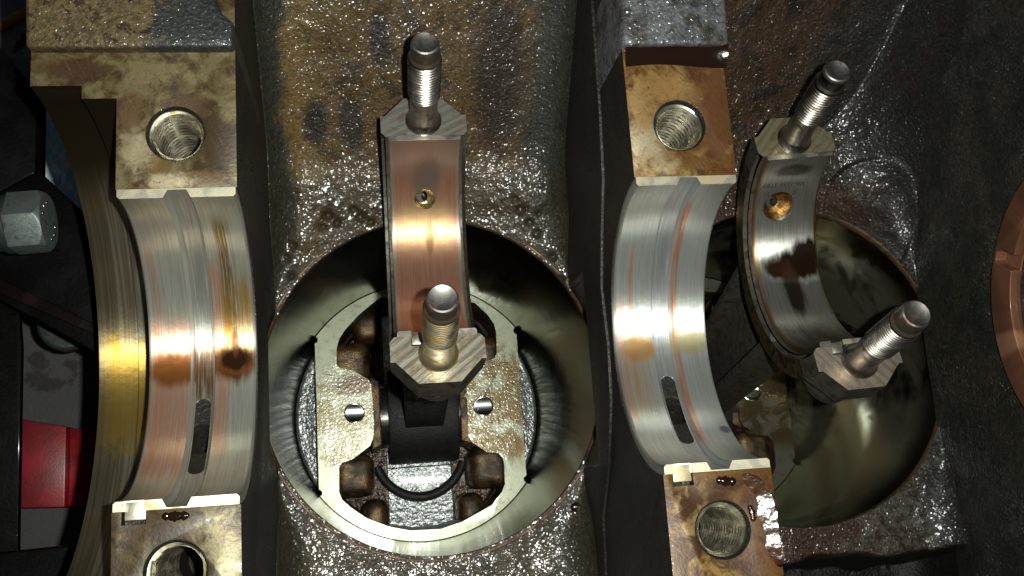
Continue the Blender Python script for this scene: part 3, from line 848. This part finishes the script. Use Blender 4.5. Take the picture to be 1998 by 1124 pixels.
def make_rod(k, o, rot, lower_mats, upper_mats, face_lo, face_up, label, plen):
    t = thing('connecting_rod', label, 'connecting rod', o, rot, group='connecting rods reaching into the bores')
    half = bm_prism([(-35.6, 0)] + arc(0, 0, 35.6, -90, 90, 48)[1:-1] + [(35.6, 0)], 'x', -RW / 2, RW / 2)
    hw = RW / 2
    unions = []
    for s in (1, -1):
        poly = [(-hw, s * 24.0), (-hw, s * RA), (-RHW, s * RE_), (RHW, s * RE_), (hw, s * RA), (hw, s * 24.0)]
        unions.append(bm_prism(poly, 'z', -9.5, .01))
        poly = [(-hw + 3.0, s * 24.0), (-hw + 3.0, s * 32.6), (-5.2, s * 38.9), (5.2, s * 38.9), (hw - 3.0, s * 32.6), (hw - 3.0, s * 24.0)]
        unions.append(bm_prism(poly, 'z', -17.5, -9.0))
    cuts = [bm_lathe([(RI, -20), (RI, 20)], (0, 0, 0), 'x', 128)]
    cuts.append(bm_prism([(-31.6, 1), (-31.6, -2.4), (-26, -2.4), (-26, 1)], 'x', -hw + 5.2, -hw + 9.2))
    # chamfers of the big end bore
    for s in (1, -1):
        c = bm_lathe([(RI - .1, 0), (RI + 1.5, 1.4)], (0, 0, 0), 'x', 128)
        bm_xf(c, Matrix.Translation((s * hw, 0, 0)) @ (Matrix.Identity(4) if s > 0 else Matrix.Rotation(math.pi, 4, 'Z')) @ Matrix.Translation((-1.2, 0, 0)))
        cuts.append(c)
    # oil hole through the rod
    ah = 47.3 if k == 0 else 51.5; xh = -.1 if k == 0 else -1.9
    d = Vector((0, math.sin(math.radians(ah)), -math.cos(math.radians(ah))))
    hc = bm_lathe([(1.75, 20), (1.75, 40)], (0, 0, 0), 'z', 28)
    bm_xf(hc, Matrix.Translation((xh + (.9 if k == 0 else .6), 0, 0)) @ d.to_track_quat('Z', 'Y').to_matrix().to_4x4())
    cuts.append(hc)
    rr = (2.95, 4.7)[k]
    sc_ = bm_lathe([(rr + .45, 20), (rr + .45, RI + .4), (2.3, RI + (2.5 if k else 1.6)), (.01, RI + (2.5 if k else 1.6))], (0, 0, 0), 'z', 40)
    bm_xf(sc_, Matrix.Translation((xh, 0, 0)) @ d.to_track_quat('Z', 'Y').to_matrix().to_4x4())
    cuts.append(sc_)
    me = carve(half, cuts, unions, bevel=.30, bseg=2)
    def asg(c, n):
        if n.z > .9 and c.z > -.5: return 1 if c.y < 0 else 2
        if math.hypot(c.y, c.z) < RI + 1.7 and abs(c.x) > 8 and c.z < -.2: return 3
        return 0
    m_edge = mat_steel('rod_bore_rim', (.40, .33, .18) if k else (.38, .36, .29), .30, grime=(.18, .11, .04), gr=(.48, .66))
    part('big_end', me, [m_forge, face_lo, face_up, m_edge], t, local=True, assign=asg, angle=28)
    # shank of the rod: I section that narrows to the small end
    zb, zt = -(plen - 14), -32.0
    def flange(s):
        b = bmesh.new()
        v = [b.verts.new(p) for p in ((-7.2, s * 7.0, zb), (7.2, s * 7.0, zb), (7.2, s * 9.4, zb), (-7.2, s * 9.4, zb),
                                      (-8.5, s * 12.5, zt), (8.5, s * 12.5, zt), (8.5, s * 15.5, zt), (-8.5, s * 15.5, zt))]
        for f in ((0, 1, 2, 3), (4, 5, 6, 7), (0, 1, 5, 4), (1, 2, 6, 5), (2, 3, 7, 6), (3, 0, 4, 7)): b.faces.new([v[i] for i in f])
        bmesh.ops.recalc_face_normals(b, faces=b.faces[:]); return b
    web = bmesh.new()
    v = [web.verts.new(p) for p in ((-3, -7.4, zb), (3, -7.4, zb), (3, 7.4, zb), (-3, 7.4, zb), (-3.6, -13, zt), (3.6, -13, zt), (3.6, 13, zt), (-3.6, 13, zt))]
    for f in ((0, 1, 2, 3), (4, 5, 6, 7), (0, 1, 5, 4), (1, 2, 6, 5), (2, 3, 7, 6), (3, 0, 4, 7)): web.faces.new([v[i] for i in f])
    bmesh.ops.recalc_face_normals(web, faces=web.faces[:])
    part('rod_beam', carve(web, (), (flange(1), flange(-1)), bevel=.8, bseg=3), m_small if k == 0 else m_forge, t, local=True)
    se = bm_lathe([(17.9, -13.4), (18.5, -12.4), (18.5, 12.4), (17.9, 13.4)], (0, 0, -plen), 'x', 56)
    part('small_end', carve(se, [bm_lathe([(11.9, -20), (11.9, 20)], (0, 0, -plen), 'x', 48)]), m_small, t, local=True)
    rod_bolt(t, -RS, lower_mats); rod_bolt(t, RS, upper_mats)
    for s in (1, -1):
        hd = bm_lathe([(6.2, -21.5), (6.6, -21.0), (6.6, -17.4)], (0, s * (RS - 1.5), 0), 'z', 24)
        part('bolt_head', hd, m_forge, t, local=True)
    return t
O1, E1 = (68.405, 32.094, -36.309), (-.232, -.020, -.001)
O2, E2 = (176.104, 25.331, -38.722), (-.210, -.022, .052)
PL = 154.5
rod1 = make_rod(0, O1, E1, (m_bolt_g, m_bolt_g, m_tip, m_tip_rust), (m_bolt_d, m_bolt, m_tip, m_tip_rust), m_rf1, m_rf1b,
                'left rod with striped parting faces and a copper coloured shell, its two bolts pointing up', PL)
rod2 = make_rod(1, O2, E2, (m_bolt_d, m_bolt, m_tip, m_tip_rust), (m_bolt_d, m_bolt_d, m_tip, m_bolt_d), m_rf2b, m_rf2,
                'right rod with gold and brown parting faces, leaning over the dark bore', PL)

def rod_shell(k, o, rot, mat, label):
    t = thing('rod_bearing_shell', label, 'bearing shell', o, rot, group='half shells seated in the rods')
    ah, xh = ((47.3, -.1), (51.5, -1.9))[k]
    d = Vector((0, math.sin(math.radians(ah)), -math.cos(math.radians(ah))))
    X = Matrix.Translation((xh, 0, 0)) @ d.to_track_quat('Z', 'Y').to_matrix().to_4x4()
    rr = (2.95, 4.7)[k]
    c1 = bm_xf(bm_lathe([(rr, 20), (rr, 40)], (0, 0, 0), 'z', 40), X)
    w = 9.75
    me = shell_mesh(-w if k == 0 else -9.4, w if k == 0 else 10.0, 27.6, RI - .05, None, None, (-6.3, -3.0, -1), [c1], cham=.4)
    me.materials.clear()
    part('half_shell', me, [mat, m_shell_edge_o], t, local=True, assign=lambda c, n: 1 if (c.z > -.4 and n.z > .7) else 0, angle=24)
    # dished seat of the oil hole seen through the shell
    z1 = RI + .35
    prof = [(rr + .25, RI - .25), (rr * .85, z1 + .5), (rr * .58, z1 + 1.3), (1.8, z1 + 1.7)] if k else [(rr + .25, RI - .2), (rr * .9, z1 + .5), (1.85, z1 + .9)]
    off = (.9 if k == 0 else .6)
    b = bmesh.new(); rings = []
    for j, (r, z) in enumerate(prof):
        sh = off * (j / (len(prof) - 1))
        rings.append([b.verts.new((sh + r * math.cos(2 * math.pi * i / 40), r * math.sin(2 * math.pi * i / 40), z)) for i in range(40)])
    for a_, b_ in zip(rings[:-1], rings[1:]):
        for i in range(40): b.faces.new((a_[i], a_[(i + 1) % 40], b_[(i + 1) % 40], b_[i]))
    bmesh.ops.recalc_face_normals(b, faces=b.faces[:])
    bm_xf(b, X)
    part('oil_hole_seat', b, (m_seat1, m_seat2)[k], t, local=True, angle=60)
    part('locating_tang', tang_mesh(-6.3, -3.0, -1, 27.6, RI), m_shell_edge_o, t, local=True)
    return t
m_shell_edge_o = mat_steel('shell_edge_silver', (.58, .56, .50), .38, grime=(.46, .40, .3), gr=(.5, .7), sc=.2)
m_seat1 = mat_steel('oil_seat_brass', (.50, .42, .24), .26, grime=(.26, .18, .07), gr=(.5, .7), sc=.5, bump=.1)
m_seat2 = mat_steel('oil_seat_amber', (.34, .18, .05), .24, grime=(.12, .055, .02), gr=(.40, .60), sc=.45, bump=.22)
rs1 = rod_shell(0, O1, E1, m_rsh1, 'copper coloured half shell with a small brass oil hole, lying in the left rod')
rs2 = rod_shell(1, O2, E2, m_rsh2, 'dark grey half shell with printed code and black oil smear, lying in the right rod')

# part number printed round the upper end of the right rod shell (reads upside down in the photograph)
def print_on_shell(parent, text, size, x_c, a_c, r):
    cu = bpy.data.curves.new('txt', 'FONT'); cu.body = text; cu.size = size; cu.align_x = 'CENTER'; cu.align_y = 'CENTER'
    cu.resolution_u = 2; cu.shear = .12
    o = bpy.data.objects.new('txt', cu); COL.objects.link(o)
    me = bpy.data.meshes.new_from_object(o.evaluated_get(bpy.context.evaluated_depsgraph_get()))
    bpy.data.objects.remove(o); bpy.data.curves.remove(cu)
    bm = bmesh.new(); bm.from_mesh(me)
    bmesh.ops.subdivide_edges(bm, edges=bm.edges[:], cuts=1)
    for v in bm.verts:
        x, y = -v.co.x, -v.co.y                     # turned by half a turn
        a = math.radians(a_c) + y / r
        v.co = Vector((x_c + x, (r - .07) * math.sin(a), -(r - .07) * math.cos(a)))
    ext = bmesh.ops.extrude_face_region(bm, geom=bm.faces[:])
    for v in [g for g in ext['geom'] if isinstance(g, bmesh.types.BMVert)]:
        rr = math.hypot(v.co.y, v.co.z); f = (rr - .02) / rr; v.co.y *= f; v.co.z *= f
    bmesh.ops.recalc_face_normals(bm, faces=bm.faces[:])
    return part('printed_code', bm, m_ink, parent, local=True, smooth=False)
print_on_shell(rs2, 'VA-1158 3T80', 2.15, -1.3, 66.8, 27.6)
print_on_shell(rs2, 'K            01', 2.1, -2.0, 60.5, 27.6)

# ================================================================== PISTONS
OPEN_L = [(-13.9, 44.6), (-22.2, 38.0), (-27.5, 32.6), (-30.0, 29.0), (-31.1, 25.3), (-31.3, 18.9), (-30.2, 17.6), (-24.9, 16.2), (-19.4, 12.6), (-18.5, 10.7), (-18.2, 2.8), (-18.0, -5.0), (-18.5, -9.8), (-19.8, -12.6), (-26.1, -17.0), (-30.6, -18.4), (-31.6, -20.2), (-31.9, -29.0), (-30.9, -31.9), (-28.2, -34.6), (-22.2, -39.3), (-13.8, -43.0), (-6.0, -45.0)]
OPEN_R = [(23.4, 41.0), (28.2, 36.0), (30.6, 32.0), (31.2, 28.4), (30.9, 20.3), (29.8, 18.4), (21.7, 16.0), (18.4, 11.6), (18.2, 5.8), (17.2, 4.4), (18.2, 2.8), (17.9, -11.4), (19.0, -13.6), (24.6, -17.8), (29.0, -18.4), (30.7, -20.6), (31.0, -23.0), (30.8, -30.3), (29.4, -33.2), (25.3, -37.7), (13.2, -43.3), (5.4, -45.2)]
def make_piston(cx, cy, zs, pin, m_face, label):
    base = (cx, cy, zs - 52)
    t = thing('piston', label, 'piston', base, group='pistons seen from below in the bores')
    zr = zs - 24
    outline = []
    rr = RB - .35; xc = 39.3; yc = math.sqrt(rr * rr - xc * xc)
    a0 = math.degrees(math.atan2(yc, xc))
    for i in range(49):
        a = math.radians(a0 + (180 - 2 * a0) * i / 48); outline.append((cx + rr * math.cos(a), cy + rr * math.sin(a)))
    for i in range(49):
        a = math.radians(180 + a0 + (180 - 2 * a0) * i / 48); outline.append((cx + rr * math.cos(a), cy + rr * math.sin(a)))
    body = bm_prism(outline, 'z', zr - .5, zs)
    loop = [(cx + a, cy + b) for a, b in OPEN_L + OPEN_R[::-1]]
    cuts = [bm_prism(loop, 'z', zs - 36, zs + 2)]
    for sx in (1, -1):
        for sy in (1, -1):
            cuts.append(bm_lathe([(1.3, zs - 40), (1.3, zs + 2)], (cx + sx * (xc + .1), cy + sy * (yc - .6), 0), 'z', 20))
    dots = [(cx - 25.2, cy + .1), (cx + 24.3, cy - .1)]
    for dx, dy in dots:
        cuts.append(bm_lathe([(3.9, zs - 3), (3.9, zs + 1)], (dx, dy, 0), 'z', 40))
    ribs = []
    for s in (1, -1):
        for (x0_, x1_, y0_, y1_, dz_) in ((18.5, 34, 13, 29, 8), (13.5, 25, 29, 42, 12), (18.5, 34, -31.5, -15, 8), (13.5, 24, -46, -32.5, 12)):
            rb2 = bm_prism([(cx + s * x0_, cy + y0_), (cx + s * x1_, cy + y0_), (cx + s * x1_, cy + y1_), (cx + s * x0_, cy + y1_)], 'z', zs - 37, zs - dz_)
            mr = carve(rb2, bevel=4.6, bseg=7); b1_ = bmesh.new(); b1_.from_mesh(mr); bpy.data.meshes.remove(mr); ribs.append(b1_)
    me0 = carve(body, cuts)
    b0 = bmesh.new(); b0.from_mesh(me0); bpy.data.meshes.remove(me0)
    me = carve(b0, (), ribs, bevel=.45, bseg=3)
    part('skirt', me, [m_varn, m_face], t, base, assign=lambda c, n: 1 if (c.z > zs - 1 and n.z > .2) else 0, angle=30)
    for dx, dy in dots:
        def dfn(u, v):
            r = 3.86 * u; a = 2 * math.pi * v
            x, y = r * math.cos(a), r * math.sin(a)
            return (dx + x, dy + y, zs - .75 + 1.5 * (y / 3.86) ** 2 * .62 - (.25 if u > .96 else 0))
        bm = bm_grid(dfn, 14, 41); bmesh.ops.remove_doubles(bm, verts=bm.verts[:], dist=.002); bmesh.ops.recalc_face_normals(bm, faces=bm.faces[:])
        if sum(f.normal.z for f in bm.faces) < 0: bmesh.ops.reverse_faces(bm, faces=bm.faces[:])
        part('centre_dimple', bm, m_dimple, t, base, angle=50)
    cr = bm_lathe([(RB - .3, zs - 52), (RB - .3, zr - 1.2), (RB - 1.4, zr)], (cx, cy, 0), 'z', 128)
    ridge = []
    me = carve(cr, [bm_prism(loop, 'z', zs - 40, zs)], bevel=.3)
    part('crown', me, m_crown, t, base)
    # machined step on the shelf beside the flats
    for s in (1, -1):
        pts = []
        for i in range(25):
            a = math.radians(-38 + 76 * i / 24); pts.append((cx + s * (45.6 * math.cos(a) - .5), cy + 46.5 * math.sin(a)))
        inner = [(cx + s * 38.9, p[1]) for p in pts[::-1]]
        b = bm_prism(pts + inner, 'z', zr - .6, zr + .7)
        part('shelf_step', carve(b, bevel=.3), m_crown, t, base)
    # raised seams cast on the crown underside
    for (p, q) in (((-13.3, -46), (-13.3, 45)), ((13.5, -46), (13.5, 45)), ((-13.3, -20.5), (13.5, -20.5))):
        w = .28
        if p[0] == q[0]: rect = [(p[0] - w, p[1]), (p[0] + w, p[1]), (q[0] + w, q[1]), (q[0] - w, q[1])]
        else: rect = [(p[0], p[1] - w), (q[0], q[1] - w), (q[0], q[1] + w), (p[0], p[1] + w)]
        part('casting_seam', bm_prism([(cx + a, cy + b) for a, b in rect], 'z', zs - 40.2, zs - 39.4), m_small, t, base)
    # curved rib on the crown underside, coloured black for a dark band there
    def bar(u, v):
        a = math.radians(200 + 140 * u); b = 2 * math.pi * v
        r = 1 + .10 * math.cos(b)
        return (cx + .5 + 19.2 * math.cos(a) * r, cy - 12.5 + 20.5 * math.sin(a) * r, zs - 38.5 + 3.2 * math.sin(b))
    bm = bm_grid(bar, 48, 15); bmesh.ops.recalc_face_normals(bm, faces=bm.faces[:])
    part('curved_bar', bm, m_small, t, base, angle=70)
    # pin bosses and their ribs
    for s in (1, -1):
        b = bm_prism([(cx + s * 15.0, cy - 12.6), (cx + s * 19.2, cy - 14.6), (cx + s * 19.2, cy + 14.2), (cx + s * 15.2, cy + 12.4)], 'z', zs - 30, zs - 1.6)
        part('pin_boss', carve(b, bevel=.8, bseg=3), m_varn, t, base)
    return t
def rod_pin(o, e):
    return Vector(o) + Euler(e).to_matrix() @ Vector((0, 0, -PL))
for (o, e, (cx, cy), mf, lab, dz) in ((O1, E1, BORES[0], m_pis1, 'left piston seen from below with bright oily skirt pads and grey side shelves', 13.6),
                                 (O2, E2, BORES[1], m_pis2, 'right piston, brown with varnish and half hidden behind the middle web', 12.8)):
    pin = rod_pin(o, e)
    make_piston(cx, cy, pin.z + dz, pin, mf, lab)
    wp = thing('wrist_pin', 'dark steel pin through the small end inside the %s bore' % ('left' if cx < 100 else 'right'), 'pin', (cx, pin.y, pin.z))
    part('pin_tube', carve(bm_lathe([(11.6, -29), (11.8, -28), (11.8, 28), (11.6, 29)], (cx, pin.y, pin.z), 'x', 48), [bm_lathe([(6, -40), (6, 40)], (cx, pin.y, pin.z), 'x', 24)]), m_pin, wp, (cx, pin.y, pin.z))

# ================================================================== OIL
def drop_mesh(pts, wid, h, z=0.0, n=14, wedge=False):
    """elongated drop of oil along a polyline"""
    pts = [Vector((p[0], p[1], 0)) for p in pts]
    L = [0]
    for a, b in zip(pts[:-1], pts[1:]): L.append(L[-1] + (b - a).length)
    def at(t):
        d = t * L[-1]
        for i in range(len(pts) - 1):
            if d <= L[i + 1] + 1e-9:
                f = (d - L[i]) / (L[i + 1] - L[i]); return pts[i].lerp(pts[i + 1], f), (pts[i + 1] - pts[i]).normalized()
        return pts[-1], (pts[-1] - pts[-2]).normalized()
    def fn(u, v):
        p, d = at(u); s = Vector((-d.y, d.x, 0))
        w = wid * math.sqrt(max(0.0, 1 - abs(2 * u - 1) ** 3)) * (1 + .18 * math.sin(u * 17) + .1 * math.sin(u * 41 + 1)) + .01
        q = p + s * (w * (v * 2 - 1))
        pf = (1 - (2 * v - 1) ** 2) if not wedge else min(v * 1.05, (1 - v) * 7)
        return (q.x, q.y, z + .015 + h * pf * min(1, (w / wid) ** .8))
    bm = bm_grid(fn, 46, n); bmesh.ops.recalc_face_normals(bm, faces=bm.faces[:]); return bm
def oil(name, bm, mat, label):
    return tag(part(name, bm, mat, angle=80), label, 'oil')
def menis(u, v):
    x = 113.5 + u * 24.6
    y = 60.4 + .5 * math.sin(u * 5) + v * (64.7 - 60.4 - .5 * math.sin(u * 5))
    z = .03 + 1.9 * v ** 2.6 * (1 - .12 * math.sin(u * 9)) + 1.1 * max(0, (u - .78) / .22) ** 2 * min(1, v * 2)
    return (x, y, z)
bm = bm_grid(menis, 50, 14); bmesh.ops.recalc_face_normals(bm, faces=bm.faces[:])
oil('oil_puddle', bm, m_oil, 'black oil pooled against the cast step at the top of the middle web')
oil('oil_streak', drop_mesh([(136.9, -54.5), (136.0, -49), (135.6, -44.5), (135.2, -40), (133.2, -36.6), (130.5, -34.6)][::-1], 1.9, 1.35, n=22, wedge=True), m_oil_am, 'shiny oil streak running down the lower right of the middle web')
oil('oil_drop', drop_mesh([(124.6, -35.2), (126.5, -35.6), (129.2, -35.9)], 1.0, .55), m_oil, 'dark oil drop below the shell notch on the middle web')
oil('oil_drop', drop_mesh([(131.4, -41.0), (131.9, -42.6), (132.1, -44.6)], .7, .45), m_oil_am, 'small amber oil drop beside the lower bolt hole of the middle web')
oil('oil_drop', bm_xf(bm_ball((0, 0, 0), (1.6, 1.5, .8), 24), Matrix.Translation((109.0, -40.7, -78.7))), m_oil, 'single round drop with a bright glint on the floor right below the left bore')
oil('oil_drop', drop_mesh([(9.5, -34.7), (12, -34.9), (15, -34.9)], .9, .35), m_oil, 'dark oil drop below the shell on the left web')

# ================================================================== STAND, FLOOR AND THINGS BELOW
ZF = -245
bm = bmesh.new()
vs = [bm.verts.new(p) for p in ((-900, -900, ZF), (900, -900, ZF), (900, 900, ZF), (-900, 900, ZF))]; bm.faces.new(vs)
fo = part('floor', bm, m_concrete); fo['kind'] = 'structure'

def plate(name, poly, z0, z1, mat, parent=None, base=(0, 0, 0), bevel=.8):
    return part(name, carve(bm_prism(poly, 'z', z0, z1), bevel=bevel, bseg=2), mat, parent, base)
st = thing('engine_stand', 'black painted steel stand arms left of the block', 'engine stand', (-50, 20, -150))
B = (-50, 20, -150)
plate('arm_plate', [(-80, 128), (-57, 109), (-46.0, 95.0), (-45.6, 68.5), (-60, 60), (-95, 60), (-95, 128)], -100, -90, m_black, st, B)
plate('arm_plate', [(-100, 86), (-60, 80), (-46.5, 71), (-26, 50), (-20, 42), (-20, 8), (-45, 24), (-60, 33), (-100, 45)], -112, -92, m_black, st, B)
plate('upright', [(-110, 38), (-59, 38), (-57.4, 20), (-56.5, -52), (-110, -52)], -121, -118, m_black2, st, B)
plate('cross_bar', [(-110, -44), (-30, -41.5), (-20, -60), (-110, -70)], -122, -100, m_black, st, B)
ed = bm_prism([(-55, 36.5), (-20, 17.0), (-20, 14.2), (-56, 32.5)], 'z', -92, -90.2)
part('weld_edge', carve(ed, bevel=.5), mat_black('stand_rust_edge', (.005, .003, .003)), st, B)

# hex head bolt pointing at the block
hb = (-40, 44, -60)
hx = thing('hex_bolt', 'grey steel hex head bolt with raised dashes on its end, left of the block', 'bolt', hb)
X = Matrix.Translation(hb) @ Matrix.Rotation(math.radians(3), 4, 'Z') @ Matrix.Rotation(math.radians(-1), 4, 'Y')
hexp = [(8.6 * math.cos(math.radians(60 * i + 30)), 8.6 * math.sin(math.radians(60 * i + 30))) for i in range(6)]
b = bm_prism([(p[0], p[1]) for p in hexp], 'x', -1, 8.2)
cone = bm_lathe([(8.9, -2), (8.9, 5.2), (7.0, 8.3), (7.0, 9.5), (20, 9.5), (20, -2)], (0, 0, 0), 'x', 64, cap=False)
dom = bm_lathe([(8.7, -1.2), (8.8, 6.4), (7.4, 8.1)], (0, 0, 0), 'x', 64)
base_o = bpy.data.objects.new('t', to_mesh(b)); COL.objects.link(base_o)
co = bpy.data.objects.new('t2', to_mesh(dom)); COL.objects.link(co)
md = base_o.modifiers.new('i', 'BOOLEAN'); md.operation = 'INTERSECT'; md.solver = 'EXACT'; md.object = co
mb = base_o.modifiers.new('v', 'BEVEL'); mb.width = .15; mb.segments = 2; mb.limit_method = 'ANGLE'; mb.angle_limit = math.radians(25)
me = bpy.data.meshes.new_from_object(base_o.evaluated_get(bpy.context.evaluated_depsgraph_get()))
bpy.data.objects.remove(base_o); bpy.data.objects.remove(co)
me.transform(X)
part('hex_head', me, m_hex, hx, hb, angle=25)
part('shank', bm_xf(bm_lathe([(7.2, -60), (7.2, -3.0), (8.0, -2.6), (8.0, -1.0)], (0, 0, 0), 'x', 40), X), m_socket, hx, hb)
for ang in (20, 50, 80, 200, 235, 265):
    r0 = 4.9
    c = bm_ball((8.15, r0 * math.cos(math.radians(ang)), r0 * math.sin(math.radians(ang))), (.25, .55, .55), 12)
    part('raised_mark', bm_xf(c, X), m_dimple, hx, hb)

rb_ = (-70, -12, -217)
beam = thing('red_beam', 'red painted steel beam low down behind the stand', 'steel beam', rb_)
part('beam_side', carve(bm_prism([(-100, 9), (-68.9, 1.9), (-68.9, -29.6), (-100, -28)], 'z', -217, -205), bevel=.6), m_red, beam, rb_)
part('beam_flange', carve(bm_prism([(-68.9, 1.6), (-40, -4.5), (-40, -31.5), (-68.9, -29.3)], 'z', -221, -209), bevel=.6), m_red, beam, rb_)
pipe = part('round_washer', carve(bm_lathe([(9.5, -152), (10, -151), (10, -147), (9, -146)], (-52.5, 33, 0), 'z', 48), [bm_lathe([(4, -160), (4, -140)], (-52.5, 33, 0), 'z', 24)], bevel=.4), mat_steel('washer_green_grey', (.05, .06, .055), .4, metal=.6, space='world', grime=(.05, .05, .04)), loc=(-52.5, 33, -149))
tag(pipe, 'dull round washer half hidden under the stand arm', 'washer')
def ragf(u, v):
    a = 2 * math.pi * u
    r = v * (24 + 4 * math.sin(3 * a + 1) + 2.5 * math.sin(7 * a) + 1.2 * math.sin(17 * a))
    x = -80 + r * math.cos(a) * 1.05; y = 121 + r * math.sin(a) * 1.12
    n1 = float(vnoise(np.array(x * .12), np.array(y * .12), 3)); n2 = float(vnoise(np.array(x * .33), np.array(y * .33), 5))
    return (x, y, ZF + 3.0 + 3.2 * n1 + 1.8 * n2)
bm = bm_grid(ragf, 90, 34, True); bmesh.ops.recalc_face_normals(bm, faces=bm.faces[:])
rag = part('shop_cloth', to_mesh(bm), m_rag, angle=80, loc=(-80, 121, ZF))
sol = rag.modifiers.new('s', 'SOLIDIFY'); sol.thickness = .0012
tag(rag, 'crumpled blue cloth lying on the grey floor', 'cloth')
def cab(u, v):
    a = 2 * math.pi * u; t = v
    x = -170 + t * 90; y = 148 + t * 64 + 4 * math.sin(t * 3)
    return (x, y + 2.6 * math.cos(a), ZF + 2.8 + 2.6 * math.sin(a))
tag(part('power_cable', bm_grid(cab, 16, 40, True), m_cable, angle=80, loc=(-125, 180, ZF)), 'orange cable crossing the floor in the top left corner', 'cable')
